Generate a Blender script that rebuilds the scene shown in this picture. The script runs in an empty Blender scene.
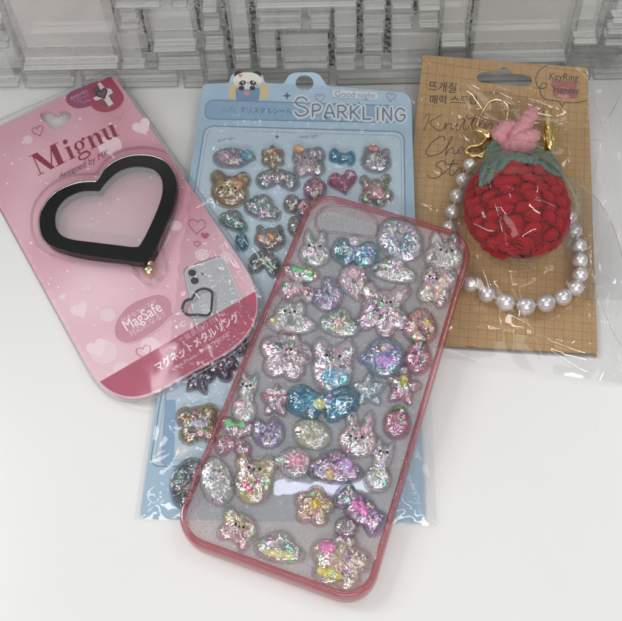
import bpy, bmesh, math, random
import numpy as np
from mathutils import Vector, Matrix, noise
from mathutils.geometry import tessellate_polygon
PI = math.pi
random.seed(7)
S = bpy.context.scene
COL = S.collection
S.unit_settings.scale_length = 0.01      # one unit is one centimetre

# ------------------------------------------------------------------ camera
FPX, CX, CY, PITCH, ROLL, CAMH = 1103.2, 348.8, 299.1, 1.0254, -0.0209, 37.0
cd = bpy.data.cameras.new('camera'); cam = bpy.data.objects.new('camera', cd); COL.objects.link(cam)
cd.sensor_width = 36; cd.lens = FPX / 622 * 36
cd.shift_x = -(CX - 311) / 622; cd.shift_y = (CY - 310.5) / 622
cd.clip_start = 0.5; cd.clip_end = 2000
cam.matrix_world = Matrix.Translation((0, 0, CAMH)) @ Matrix.Rotation(PI/2 - PITCH, 4, 'X') @ Matrix.Rotation(ROLL, 4, 'Z')
S.camera = cam
S.view_settings.view_transform = 'Standard'; S.view_settings.look = 'None'
S.view_settings.exposure = 0.25; S.view_settings.gamma = 1
S.cycles.transparent_max_bounces = 24
S.cycles.max_bounces = 14; S.cycles.transmission_bounces = 10; S.cycles.glossy_bounces = 5

# ------------------------------------------------------------------ light
w = bpy.data.worlds.new('World'); S.world = w; w.use_nodes = True
bg = w.node_tree.nodes['Background']; bg.inputs[0].default_value = (0.93, 0.96, 1.0, 1); bg.inputs[1].default_value = 0.20

def area(name, loc, target, sx, sy, radiance, col=(1, 1, 1)):
    l = bpy.data.lights.new(name, 'AREA'); l.shape = 'RECTANGLE'; l.size = sx; l.size_y = sy
    l.energy = radiance * 2.9 * sx * sy; l.color = col
    o = bpy.data.objects.new(name, l); COL.objects.link(o); o.location = loc
    d = Vector(target) - Vector(loc); o.rotation_euler = d.to_track_quat('-Z', 'Y').to_euler()
    return o
area('added_soft_panel', (-20, -75, 170), (0, 25, 0), 150, 60, 1.9, (1, .985, .96))  # broad soft panels added as fill, placed clear of the case's reflections
area('added_soft_panel', (-140, 70, 165), (0, 20, 0), 50, 110, 7.0, (1, .985, .96))
area('added_soft_panel', (135, 50, 175), (0, 20, 0), 50, 90, 2.4, (1, .98, .95))
area('added_soft_panel', (-10, 215, 190), (0, 20, 0), 160, 30, 3.6, (.97, .98, 1))
area('added_soft_panel', (0, -170, 130), (0, 30, 8), 170, 30, 11, (1, .99, .97))  # added low behind the camera to brighten the tiles and glint their bevels
area('ceiling_tube', (-12.5, 52, 150), (-12.5, 52, 0), 16.8, 2.2, 17, (.74, .78, 1))
area('ceiling_tube', (75, 95, 170), (75, 95, 0), 4, 90, 26, (.95, .97, 1))
area('ceiling_tube', (-85, 95, 170), (-85, 95, 0), 4, 90, 26, (.95, .97, 1))
area('ceiling_tube', (30, 150, 160), (30, 130, 0), 90, 4, 26, (.95, .97, 1))
area('ceiling_tube', (50, -20, 165), (50, -20, 0), 70, 4, 26, (1, .98, .95))

# ------------------------------------------------------------------ pixel of the photo -> point in the scene
_c, _s = math.cos(ROLL), math.sin(ROLL); _cp, _sp = math.cos(PITCH), math.sin(PITCH)
def ray(px, py):
    x = (px - CX) / FPX; y = -(py - CY) / FPX
    x, y = _c*x - _s*y, _s*x + _c*y
    return Vector((x, _cp + y*_sp, -_sp + y*_cp))
def U(px, py, z=0.0):
    d = ray(px, py); t = (z - CAMH) / d.z
    return Vector((d.x*t, d.y*t, z))
def W(px, py, y):
    d = ray(px, py); t = y / d.y
    return Vector((d.x*t, y, CAMH + d.z*t))
def lerp(a, b, t): return a + (b - a) * t
def clamp(x, a=0., b=1.): return max(a, min(b, x))

# ------------------------------------------------------------------ materials
def mat(name):
    m = bpy.data.materials.new(name); m.use_nodes = True
    nt = m.node_tree; nt.nodes.clear()
    out = nt.nodes.new('ShaderNodeOutputMaterial')
    return m, nt, out
def N(nt, t, **k):
    n = nt.nodes.new(t)
    for a, b in k.items():
        if a.startswith('i_'):
            key = a[2:].replace('_', ' ')
            n.inputs[key].default_value = b
        else: setattr(n, a, b)
    return n
def L(nt, a, b): nt.links.new(a, b)
def rgb(c): return (c[0], c[1], c[2], 1)
def s2l(r, g, b):
    f = lambda v: ((v/255+.055)/1.055)**2.4 if v/255 > .04045 else v/255/12.92
    return (f(r), f(g), f(b))
_mc = {}
def simple(name, col, rough=.5, metal=0., coat=0., bump=0., bscale=20., spec=.5, sheen=0., var=0.):
    k = (name, col, rough, metal, coat, bump)
    if k in _mc: return _mc[k]
    m, nt, out = mat(name)
    p = N(nt, 'ShaderNodeBsdfPrincipled'); p.inputs['Base Color'].default_value = rgb(col)
    p.inputs['Roughness'].default_value = rough; p.inputs['Metallic'].default_value = metal
    p.inputs['Coat Weight'].default_value = coat; p.inputs['Specular IOR Level'].default_value = spec
    p.inputs['Sheen Weight'].default_value = sheen; p.inputs['Coat Roughness'].default_value = .05
    if bump or var:
        tc = N(nt, 'ShaderNodeTexCoord'); nz = N(nt, 'ShaderNodeTexNoise'); nz.inputs['Scale'].default_value = bscale
        nz.inputs['Detail'].default_value = 5; L(nt, tc.outputs['Object'], nz.inputs['Vector'])
        if bump:
            b = N(nt, 'ShaderNodeBump'); b.inputs['Strength'].default_value = bump; b.inputs['Distance'].default_value = .05
            L(nt, nz.outputs['Fac'], b.inputs['Height']); L(nt, b.outputs['Normal'], p.inputs['Normal'])
        if var:
            mx = N(nt, 'ShaderNodeMix', data_type='RGBA'); mx.inputs[6].default_value = rgb([c*(1-var) for c in col])
            mx.inputs[7].default_value = rgb([min(1, c*(1+var)) for c in col])
            L(nt, nz.outputs['Fac'], mx.inputs[0]); L(nt, mx.outputs[2], p.inputs['Base Color'])
    L(nt, p.outputs[0], out.inputs[0]); _mc[k] = m
    return m
def schlick(nt, f0):
    lw = N(nt, 'ShaderNodeLayerWeight'); lw.inputs[0].default_value = .5
    pw = N(nt, 'ShaderNodeMath', operation='POWER'); pw.inputs[1].default_value = 4.5; L(nt, lw.outputs['Facing'], pw.inputs[0])
    ma = N(nt, 'ShaderNodeMath', operation='MULTIPLY_ADD'); ma.inputs[1].default_value = 1-f0; ma.inputs[2].default_value = f0; L(nt, pw.outputs[0], ma.inputs[0])
    return lw, ma
def film_mat(name, tint=(.97, .97, .97), gloss=1.0, haze=.03, bump=.4, bscale=1.2, rough=.06, ior=1.45):
    if name in _mc: return _mc[name]
    m, nt, out = mat(name)
    tr = N(nt, 'ShaderNodeBsdfTransparent'); tr.inputs[0].default_value = rgb(tint)
    gl = N(nt, 'ShaderNodeBsdfGlossy'); gl.inputs['Roughness'].default_value = rough
    df = N(nt, 'ShaderNodeBsdfDiffuse'); df.inputs[0].default_value = (.8, .8, .82, 1)
    fr = schlick(nt, .05)
    tc = N(nt, 'ShaderNodeTexCoord'); nz = N(nt, 'ShaderNodeTexNoise', noise_dimensions='3D')
    nz.inputs['Scale'].default_value = bscale; nz.inputs['Detail'].default_value = 3; nz.inputs['Distortion'].default_value = .8
    L(nt, tc.outputs['Object'], nz.inputs['Vector'])
    b = N(nt, 'ShaderNodeBump'); b.inputs['Strength'].default_value = bump; b.inputs['Distance'].default_value = .25
    L(nt, nz.outputs['Fac'], b.inputs['Height'])
    for n in (gl, fr[0]): L(nt, b.outputs['Normal'], n.inputs['Normal'])
    fr = fr[1]; mu = N(nt, 'ShaderNodeMath', operation='MULTIPLY'); mu.inputs[1].default_value = gloss; L(nt, fr.outputs[0], mu.inputs[0]); mu.use_clamp = True
    m1 = N(nt, 'ShaderNodeMixShader'); m1.inputs[0].default_value = haze; L(nt, tr.outputs[0], m1.inputs[1]); L(nt, df.outputs[0], m1.inputs[2])
    m2 = N(nt, 'ShaderNodeMixShader'); L(nt, mu.outputs[0], m2.inputs[0]); L(nt, m1.outputs[0], m2.inputs[1]); L(nt, gl.outputs[0], m2.inputs[2])
    L(nt, m2.outputs[0], out.inputs[0]); _mc[name] = m
    return m
def shell_mat(col):
    """thin clear resin skin: tinted, darker where one looks through more of it"""
    k = ('shell', col)
    if k in _mc: return _mc[k]
    m, nt, out = mat('clear_resin')
    lw = N(nt, 'ShaderNodeLayerWeight'); lw.inputs[0].default_value = .45
    mx = N(nt, 'ShaderNodeMix', data_type='RGBA'); mx.inputs[6].default_value = rgb([lerp(1, c, .35) for c in col]); mx.inputs[7].default_value = rgb([c*.86 for c in col])
    L(nt, lw.outputs['Facing'], mx.inputs[0])
    tr = N(nt, 'ShaderNodeBsdfTransparent'); L(nt, mx.outputs[2], tr.inputs[0])
    gl = N(nt, 'ShaderNodeBsdfGlossy'); gl.inputs['Roughness'].default_value = .07
    fr = schlick(nt, .09)
    tc = N(nt, 'ShaderNodeTexCoord'); nz = N(nt, 'ShaderNodeTexNoise'); nz.inputs['Scale'].default_value = 3.2; nz.inputs['Detail'].default_value = 2
    L(nt, tc.outputs['Object'], nz.inputs['Vector'])
    b = N(nt, 'ShaderNodeBump'); b.inputs['Strength'].default_value = .5; b.inputs['Distance'].default_value = .14; L(nt, nz.outputs['Fac'], b.inputs['Height'])
    for n in (gl, fr[0]): L(nt, b.outputs['Normal'], n.inputs['Normal'])
    fr = fr[1]; mu = N(nt, 'ShaderNodeMath', operation='MULTIPLY'); mu.inputs[1].default_value = 1.6; mu.use_clamp = True; L(nt, fr.outputs[0], mu.inputs[0])
    m2 = N(nt, 'ShaderNodeMixShader'); L(nt, mu.outputs[0], m2.inputs[0]); L(nt, tr.outputs[0], m2.inputs[1]); L(nt, gl.outputs[0], m2.inputs[2])
    L(nt, m2.outputs[0], out.inputs[0]); _mc[k] = m
    return m
def foil_mat(c1, c2, flash=.55, dark=1.0, see=.12):
    """crumpled iridescent foil flakes set in tinted resin"""
    k = ('foil', c1, c2, flash, dark, see)
    if k in _mc: return _mc[k]
    m, nt, out = mat('iridescent_foil')
    tc = N(nt, 'ShaderNodeTexCoord')
    warp = N(nt, 'ShaderNodeTexNoise'); warp.inputs['Scale'].default_value = 2.6; warp.inputs['Detail'].default_value = 3
    L(nt, tc.outputs['Object'], warp.inputs['Vector'])
    va = N(nt, 'ShaderNodeVectorMath', operation='MULTIPLY_ADD'); va.inputs[1].default_value = (.5, .5, .5)
    L(nt, warp.outputs['Color'], va.inputs[0]); L(nt, tc.outputs['Object'], va.inputs[2])
    vo = N(nt, 'ShaderNodeTexVoronoi', distance='MINKOWSKI'); vo.inputs['Scale'].default_value = 2.9
    L(nt, va.outputs[0], vo.inputs['Vector'])
    v2 = N(nt, 'ShaderNodeTexVoronoi'); v2.inputs['Scale'].default_value = 4.6
    L(nt, va.outputs[0], v2.inputs['Vector'])
    sp = N(nt, 'ShaderNodeSeparateColor'); L(nt, vo.outputs['Color'], sp.inputs[0])
    sp2 = N(nt, 'ShaderNodeSeparateColor'); L(nt, v2.outputs['Color'], sp2.inputs[0])
    cr = N(nt, 'ShaderNodeValToRGB'); cr.color_ramp.interpolation = 'CONSTANT'
    cols = [(0, (.25, .95, .72)), (.16, (.98, .5, .85)), (.32, (.97, .97, 1)), (.56, (.98, .9, .4)), (.62, (.6, .75, 1)), (.74, (.3, .9, .5)), (.82, (1, .72, .6)), (.9, (.75, .55, 1))]
    e = cr.color_ramp.elements
    while len(e) < len(cols): e.new(.5)
    for i, (p_, c_) in enumerate(cols): e[i].position = p_; e[i].color = rgb(c_)
    L(nt, sp2.outputs[0], cr.inputs[0])
    tint = N(nt, 'ShaderNodeMix', data_type='RGBA'); tint.inputs[6].default_value = rgb([c*dark for c in c1]); tint.inputs[7].default_value = rgb([c*dark for c in c2])
    rr = N(nt, 'ShaderNodeMapRange'); rr.inputs[1].default_value = .42; rr.inputs[2].default_value = .58
    L(nt, warp.outputs['Fac'], rr.inputs[0]); L(nt, rr.outputs[0], tint.inputs[0])
    gt = N(nt, 'ShaderNodeMath', operation='GREATER_THAN'); gt.inputs[1].default_value = 1 - flash; L(nt, sp.outputs[1], gt.inputs[0])
    g2 = N(nt, 'ShaderNodeMath', operation='MULTIPLY'); g2.inputs[1].default_value = .6; L(nt, gt.outputs[0], g2.inputs[0])
    mx = N(nt, 'ShaderNodeMix', data_type='RGBA'); L(nt, g2.outputs[0], mx.inputs[0]); L(nt, tint.outputs[2], mx.inputs[6]); L(nt, cr.outputs[0], mx.inputs[7])
    # facet normals
    ge = N(nt, 'ShaderNodeNewGeometry')
    sub = N(nt, 'ShaderNodeVectorMath', operation='SUBTRACT'); sub.inputs[1].default_value = (.5, .5, .5); L(nt, vo.outputs['Color'], sub.inputs[0])
    sub2 = N(nt, 'ShaderNodeVectorMath', operation='SUBTRACT'); sub2.inputs[1].default_value = (.5, .5, .5); L(nt, v2.outputs['Color'], sub2.inputs[0])
    a1 = N(nt, 'ShaderNodeVectorMath', operation='MULTIPLY_ADD'); a1.inputs[1].default_value = (.42,)*3; L(nt, sub.outputs[0], a1.inputs[0]); L(nt, ge.outputs['Normal'], a1.inputs[2])
    a2 = N(nt, 'ShaderNodeVectorMath', operation='MULTIPLY_ADD'); a2.inputs[1].default_value = (.14,)*3; L(nt, sub2.outputs[0], a2.inputs[0]); L(nt, a1.outputs[0], a2.inputs[2])
    nn = N(nt, 'ShaderNodeVectorMath', operation='NORMALIZE'); L(nt, a2.outputs[0], nn.inputs[0])
    p = N(nt, 'ShaderNodeBsdfPrincipled'); p.inputs['Roughness'].default_value = .24
    me = N(nt, 'ShaderNodeMath', operation='MULTIPLY_ADD'); me.inputs[1].default_value = .5; me.inputs[2].default_value = .3; L(nt, gt.outputs[0], me.inputs[0])
    L(nt, me.outputs[0], p.inputs['Metallic'])
    L(nt, mx.outputs[2], p.inputs['Base Color']); L(nt, nn.outputs[0], p.inputs['Normal'])
    tr = N(nt, 'ShaderNodeBsdfTransparent'); tr.inputs[0].default_value = rgb([lerp(1, c, .3) for c in c1])
    sm = N(nt, 'ShaderNodeMath', operation='LESS_THAN'); sm.inputs[1].default_value = see; L(nt, sp2.outputs[2], sm.inputs[0])
    cl = N(nt, 'ShaderNodeMath', operation='MULTIPLY_ADD'); cl.inputs[1].default_value = -.42; cl.inputs[2].default_value = .42; L(nt, gt.outputs[0], cl.inputs[0])
    sm2 = N(nt, 'ShaderNodeMath', operation='MAXIMUM'); L(nt, sm.outputs[0], sm2.inputs[0]); L(nt, cl.outputs[0], sm2.inputs[1])
    sq = N(nt, 'ShaderNodeMath', operation='MULTIPLY'); sq.inputs[1].default_value = .85; L(nt, sm2.outputs[0], sq.inputs[0])
    ms = N(nt, 'ShaderNodeMixShader'); L(nt, sq.outputs[0], ms.inputs[0]); L(nt, p.outputs[0], ms.inputs[1]); L(nt, tr.outputs[0], ms.inputs[2])
    L(nt, ms.outputs[0], out.inputs[0]); _mc[k] = m
    return m
def ink(c, rough=.45):
    g = .3*c[0]+.6*c[1]+.1*c[2]; c = [v*.88 + g*.12 for v in c]
    return simple('printed_ink', tuple(round(v, 4) for v in c), rough)

# ------------------------------------------------------------------ objects
def link(name, me, mats=(), parent=None, smooth=True):
    for m in (mats if isinstance(mats, (list, tuple)) else [mats]): me.materials.append(m)
    o = bpy.data.objects.new(name, me); COL.objects.link(o)
    if smooth: me.shade_smooth()
    if parent: o.parent = parent
    return o
def mesh(name, v, f, mats=(), parent=None, smooth=True):
    me = bpy.data.meshes.new(name); me.from_pydata([tuple(p) for p in v], [], f); me.update()
    return link(name, me, mats, parent, smooth)
def tag(o, label=None, cat=None, group=None, kind=None):
    if label: o['label'] = label
    if cat: o['category'] = cat
    if group: o['group'] = group
    if kind: o['kind'] = kind
    return o
def thing(name, label, cat):
    o = bpy.data.objects.new(name, None); COL.objects.link(o); o.empty_display_size = .5
    return tag(o, label, cat)
def bm_done(name, bm, mats, parent=None, smooth=True):
    bmesh.ops.recalc_face_normals(bm, faces=bm.faces)
    me = bpy.data.meshes.new(name); bm.to_mesh(me); bm.free()
    return link(name, me, mats, parent, smooth)

def roundpoly(pts, rad, n=8):
    """round the corners of a pixel polygon; rad is one number or one per corner"""
    out = []; k = len(pts)
    if not isinstance(rad, (list, tuple)): rad = [rad]*k
    for i in range(k):
        p = Vector(pts[i]).to_2d(); a = Vector(pts[i-1]).to_2d() - p; b = Vector(pts[(i+1) % k]).to_2d() - p
        r = min(rad[i], a.length*.49, b.length*.49)
        if r < .3: out.append((p.x, p.y)); continue
        p0 = p + a.normalized()*r; p1 = p + b.normalized()*r
        for j in range(n+1):
            t = j/n; q = p0*(1-t)**2 + p*2*t*(1-t) + p1*t*t
            out.append((q.x, q.y))
    return out
def smoothpts(pts, closed=False, n=6):
    P = [Vector(p) for p in pts]; k = len(P); out = []
    for i in range(k if closed else k-1):
        g = (lambda j: P[j % k]) if closed else (lambda j: P[max(0, min(k-1, j))])
        p0, p1, p2, p3 = g(i-1), g(i), g(i+1), g(i+2)
        for j in range(n):
            t = j/n
            out.append(.5*((2*p1) + (p2-p0)*t + (2*p0-5*p1+4*p2-p3)*t*t + (3*p1-p0-3*p2+p3)*t**3))
    if not closed: out.append(P[-1])
    return [tuple(p) for p in out]
def circ(cx, cy, rx, ry=None, n=24, rot=0):
    ry = rx if ry is None else ry
    c, s = math.cos(math.radians(rot)), math.sin(math.radians(rot))
    return [(cx + c*rx*math.cos(2*PI*i/n) - s*ry*math.sin(2*PI*i/n), cy + s*rx*math.cos(2*PI*i/n) + c*ry*math.sin(2*PI*i/n)) for i in range(n)]

def fill2d(loops):
    """triangulated flat mesh (in a bmesh) of an outline with holes"""
    vs = [[Vector((x, y, 0)) for x, y in lp] for lp in loops]
    tris = tessellate_polygon(vs); flat = [p for lp in vs for p in lp]
    bm = bmesh.new(); bv = [bm.verts.new(p) for p in flat]
    for t in tris:
        try: bm.faces.new([bv[i] for i in t])
        except ValueError: pass
    return bm
def cuty(bm, y0, y1, step):
    y = math.floor(y0/step)*step
    while y < y1:
        bmesh.ops.bisect_plane(bm, geom=bm.verts[:]+bm.edges[:]+bm.faces[:], plane_co=(0, y, 0), plane_no=(0, 1, 0), dist=1e-4); y += step
def sheet(name, loops, surf, thick, m, parent, off=0., step=8, cut=True, bevel=0.):
    bm = fill2d(loops)
    if cut:
        ys = [v.co.y for v in bm.verts]; cuty(bm, min(ys), max(ys), step)
    bmesh.ops.recalc_face_normals(bm, faces=bm.faces)
    for v in bm.verts:
        p = surf(v.co.x, v.co.y); p.z += off; v.co = p
    bm.normal_update()
    if sum(f.normal.z for f in bm.faces) < 0: bmesh.ops.reverse_faces(bm, faces=bm.faces)
    me = bpy.data.meshes.new(name); bm.to_mesh(me); bm.free()
    o = link(name, me, m, parent, smooth=False)
    if thick:
        md = o.modifiers.new('thickness', 'SOLIDIFY'); md.thickness = thick; md.offset = -1
    if bevel:
        b = o.modifiers.new('edge', 'BEVEL'); b.width = bevel; b.segments = 3; b.limit_method = 'ANGLE'; b.angle_limit = .9
    return o

class Print:
    """ink printed on a sheet: outlines in photo pixels laid on the sheet's surface"""
    def __init__(s, name, surf, parent, label=None):
        s.bm = bmesh.new(); s.name = name; s.surf = surf; s.parent = parent; s.mats = []; s.lv = .008; s.label = label
    def mi(s, c):
        c = tuple(round(v, 4) for v in c)
        if c not in s.mats: s.mats.append(c)
        return s.mats.index(c)
    def poly(s, pts, c, holes=()):
        vs = [[Vector((x, y, 0)) for x, y in lp] for lp in [pts]+list(holes)]
        flat = [p for lp in vs for p in lp]; bv = [s.bm.verts.new((p.x, p.y, s.lv)) for p in flat]; k = s.mi(c)
        for t in tessellate_polygon(vs):
            try: s.bm.faces.new([bv[i] for i in t]).material_index = k
            except ValueError: pass
        s.lv += .0004
    def ribbon(s, pts, wd, c, closed=False, smooth=0, caps=True):
        if smooth: pts = smoothpts(pts, closed, smooth)
        P = [Vector(p).to_2d() for p in pts]; n = len(P); k = s.mi(c)
        L_, R_ = [], []
        for i, p in enumerate(P):
            a = P[i-1] if (i or closed) else None; b = P[(i+1) % n] if (i < n-1 or closed) else None
            d = Vector((0, 0))
            if a is not None and (p-a).length > 1e-6: d += (p-a).normalized()
            if b is not None and (b-p).length > 1e-6: d += (b-p).normalized()
            if d.length < 1e-6: d = Vector((1, 0))
            d.normalize(); nn = Vector((-d.y, d.x))*wd/2; z = s.lv + .0003*i/n
            L_.append(s.bm.verts.new((p.x+nn.x, p.y+nn.y, z))); R_.append(s.bm.verts.new((p.x-nn.x, p.y-nn.y, z)))
        for i in range(n if closed else n-1):
            j = (i+1) % n
            s.bm.faces.new((L_[i], L_[j], R_[j], R_[i])).material_index = k
        s.lv += .0004
        if caps and not closed and wd > .8:
            for q in (P[0], P[-1]): s.poly(circ(q.x, q.y, wd/2*.98, n=12), c)
    def text(s, body, p0, p1, c, ys=1., shear=0., off=0., up=None, spacing=1.):
        if off:
            d_ = .22 if off < .015 else .42
            s.text(body, (p0[0]+d_, p0[1]+d_*.4), (p1[0]+d_, p1[1]+d_*.4), c, ys, shear, 0., up, spacing); off = 0.
        cu = bpy.data.curves.new('lettering', 'FONT'); cu.body = body; cu.offset = off; cu.resolution_u = 3; cu.space_character = spacing
        ob = bpy.data.objects.new('lettering', cu); COL.objects.link(ob); bpy.context.view_layer.update()
        me = bpy.data.meshes.new_from_object(ob.evaluated_get(bpy.context.evaluated_depsgraph_get()))
        V = [v.co.copy() for v in me.vertices]; F = [tuple(p.vertices) for p in me.polygons]
        bpy.data.objects.remove(ob); bpy.data.curves.remove(cu); bpy.data.meshes.remove(me)
        if not V: return
        x0 = min(v.x for v in V); x1 = max(v.x for v in V)
        a = Vector(p0); e = (Vector(p1)-a)/(x1-x0); u = Vector((e.y, -e.x))*ys if up is None else Vector(up)*ys
        k = s.mi(c); bv = []
        for v in V:
            q = a + e*(v.x-x0+shear*v.y) + u*v.y; bv.append(s.bm.verts.new((q.x, q.y, s.lv)))
        for f in F:
            try: s.bm.faces.new([bv[i] for i in f]).material_index = k
            except ValueError: pass
        s.lv += .0004
    def done(s):
        ys = [v.co.y for v in s.bm.verts]; cuty(s.bm, min(ys), max(ys), 8)
        for v in s.bm.verts:
            p = s.surf(v.co.x, v.co.y); p.z += v.co.z; v.co = p
        s.bm.normal_update()
        fl = [f for f in s.bm.faces if f.normal.z < 0]
        bmesh.ops.reverse_faces(s.bm, faces=fl)
        me = bpy.data.meshes.new(s.name); s.bm.to_mesh(me); s.bm.free()
        o = link(s.name, me, [ink(c) for c in s.mats], s.parent, smooth=False)
        if s.label: o['label'] = s.label
        return o

def tube(bm, pts, rad, n=8, squash=1.0, cap=True):
    P = [Vector(p) for p in pts]; k = len(P)
    if not isinstance(rad, (list, tuple)): rad = [rad]*k
    rings = []; ref = Vector((0, 0, 1))
    for i, p in enumerate(P):
        d = (P[min(k-1, i+1)] - P[max(0, i-1)]).normalized()
        a = d.cross(ref)
        if a.length < .05: a = d.cross(Vector((1, 0, 0)))
        a.normalize(); b = a.cross(d).normalized()
        rings.append([bm.verts.new(p + a*rad[i]*math.cos(2*PI*j/n) + b*rad[i]*squash*math.sin(2*PI*j/n)) for j in range(n)])
    for i in range(k-1):
        for j in range(n):
            bm.faces.new((rings[i][j], rings[i][(j+1) % n], rings[i+1][(j+1) % n], rings[i+1][j]))
    if cap: bm.faces.new(rings[0][::-1]); bm.faces.new(rings[-1])
def ball(bm, c, r, sc=(1, 1, 1), u=16, v=10):
    M_ = Matrix.Translation(Vector(c)) @ Matrix.Diagonal((r*sc[0], r*sc[1], r*sc[2], 1))
    bmesh.ops.create_uvsphere(bm, u_segments=u, v_segments=v, radius=1, matrix=M_)

# ================================================================== the setting
m, nt, out = mat('white_laminate')
p = N(nt, 'ShaderNodeBsdfPrincipled'); p.inputs['Roughness'].default_value = .24; p.inputs['Specular IOR Level'].default_value = .4
tc = N(nt, 'ShaderNodeTexCoord'); nz = N(nt, 'ShaderNodeTexNoise'); nz.inputs['Scale'].default_value = .12; nz.inputs['Detail'].default_value = 6; L(nt, tc.outputs['Object'], nz.inputs[0])
mx = N(nt, 'ShaderNodeMix', data_type='RGBA'); mx.inputs[6].default_value = (.82, .82, .81, 1); mx.inputs[7].default_value = (.88, .88, .87, 1)
L(nt, nz.outputs[0], mx.inputs[0])
n3 = N(nt, 'ShaderNodeTexNoise'); n3.inputs['Scale'].default_value = 2.3; n3.inputs['Detail'].default_value = 8; L(nt, tc.outputs['Object'], n3.inputs[0])
r3 = N(nt, 'ShaderNodeMapRange'); r3.inputs[1].default_value = .70; r3.inputs[2].default_value = .78; r3.inputs[4].default_value = .12; L(nt, n3.outputs[0], r3.inputs[0])
mx2 = N(nt, 'ShaderNodeMix', data_type='RGBA'); mx2.inputs[7].default_value = (.5, .5, .48, 1); L(nt, r3.outputs[0], mx2.inputs[0]); L(nt, mx.outputs[2], mx2.inputs[6]); L(nt, mx2.outputs[2], p.inputs['Base Color'])
n2 = N(nt, 'ShaderNodeTexNoise'); n2.inputs['Scale'].default_value = 6; L(nt, tc.outputs['Object'], n2.inputs[0])
b = N(nt, 'ShaderNodeBump'); b.inputs['Strength'].default_value = .05; b.inputs['Distance'].default_value = .05; L(nt, n2.outputs[0], b.inputs['Height']); L(nt, b.outputs[0], p.inputs['Normal'])
L(nt, p.outputs[0], out.inputs[0])
rv = N(nt, 'ShaderNodeMapRange'); rv.inputs[3].default_value = .18; rv.inputs[4].default_value = .30; L(nt, nz.outputs[0], rv.inputs[0]); L(nt, rv.outputs[0], p.inputs['Roughness'])
M_TABLE = m
bm = bmesh.new(); bmesh.ops.create_cube(bm, size=1, matrix=Matrix.Translation((0, 0, -1.5)) @ Matrix.Diagonal((160, 78, 3, 1)))
o = bm_done('table_top', bm, M_TABLE, smooth=False); tag(o, kind='structure')
# a few specks and hairs lying on it
# ------------------------------------------------------------------ the wall of glass tiles behind
YF = 33.5
wall = thing('glass_tile_wall', 'wall of grey clear glass tiles in mixed sizes behind the packages', 'wall')
m, nt, out = mat('glass_tile')
p = N(nt, 'ShaderNodeBsdfPrincipled'); p.inputs['Base Color'].default_value = (.985, .985, .975, 1)
p.inputs['Transmission Weight'].default_value = 1; p.inputs['IOR'].default_value = 1.5; p.inputs['Roughness'].default_value = .0
tc = N(nt, 'ShaderNodeTexCoord'); nz = N(nt, 'ShaderNodeTexNoise'); nz.inputs['Scale'].default_value = 1.3; L(nt, tc.outputs['Object'], nz.inputs[0])
b = N(nt, 'ShaderNodeBump'); b.inputs['Strength'].default_value = .02; b.inputs['Distance'].default_value = .2; L(nt, nz.outputs[0], b.inputs['Height']); L(nt, b.outputs[0], p.inputs['Normal'])
df = N(nt, 'ShaderNodeBsdfDiffuse'); df.inputs[0].default_value = (.50, .52, .50, 1)
mg = N(nt, 'ShaderNodeMixShader'); mg.inputs[0].default_value = .05; tg = N(nt, 'ShaderNodeBsdfTransparent'); tg.inputs[0].default_value = (.98, .98, .97, 1); mh = N(nt, 'ShaderNodeMixShader'); mh.inputs[0].default_value = .5; L(nt, p.outputs[0], mh.inputs[1]); L(nt, tg.outputs[0], mh.inputs[2]); L(nt, mh.outputs[0], mg.inputs[1]); L(nt, df.outputs[0], mg.inputs[2]); L(nt, mg.outputs[0], out.inputs[0]); M_GLASS = m
m, nt, out = mat('grey_mortar')
p = N(nt, 'ShaderNodeBsdfPrincipled'); p.inputs['Roughness'].default_value = .8
tc = N(nt, 'ShaderNodeTexCoord'); nz = N(nt, 'ShaderNodeTexNoise'); nz.inputs['Scale'].default_value = 7; nz.inputs['Detail'].default_value = 8; L(nt, tc.outputs['Object'], nz.inputs[0])
cr = N(nt, 'ShaderNodeValToRGB'); cr.color_ramp.elements[0].position = .4; cr.color_ramp.elements[0].color = (.09, .095, .085, 1); cr.color_ramp.elements[1].position = .6; cr.color_ramp.elements[1].color = (.52, .53, .51, 1)
L(nt, nz.outputs[0], cr.inputs[0]); L(nt, cr.outputs[0], p.inputs['Base Color'])
b = N(nt, 'ShaderNodeBump'); b.inputs['Strength'].default_value = .6; b.inputs['Distance'].default_value = .1; L(nt, nz.outputs[0], b.inputs['Height']); L(nt, b.outputs[0], p.inputs['Normal'])
L(nt, p.outputs[0], out.inputs[0]); M_MORTAR = m
M_BACK = simple('painted_glass_back', (.94, .945, .925), .6, var=.08, bscale=1.0)
YB = YF + 1.25
M_GLINT = simple('edge_glint_white', (.95, .96, .95), .35, var=.04, bscale=3.)  # white that imitates the bright bands glass shows at its lower edge
bm = bmesh.new(); bmesh.ops.create_cube(bm, size=1, matrix=Matrix.Translation((0, YB + 1.0, 15)) @ Matrix.Diagonal((120, 2, 30, 1)))
bm_done('mortar_backing', bm, M_MORTAR, wall, smooth=False)
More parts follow.
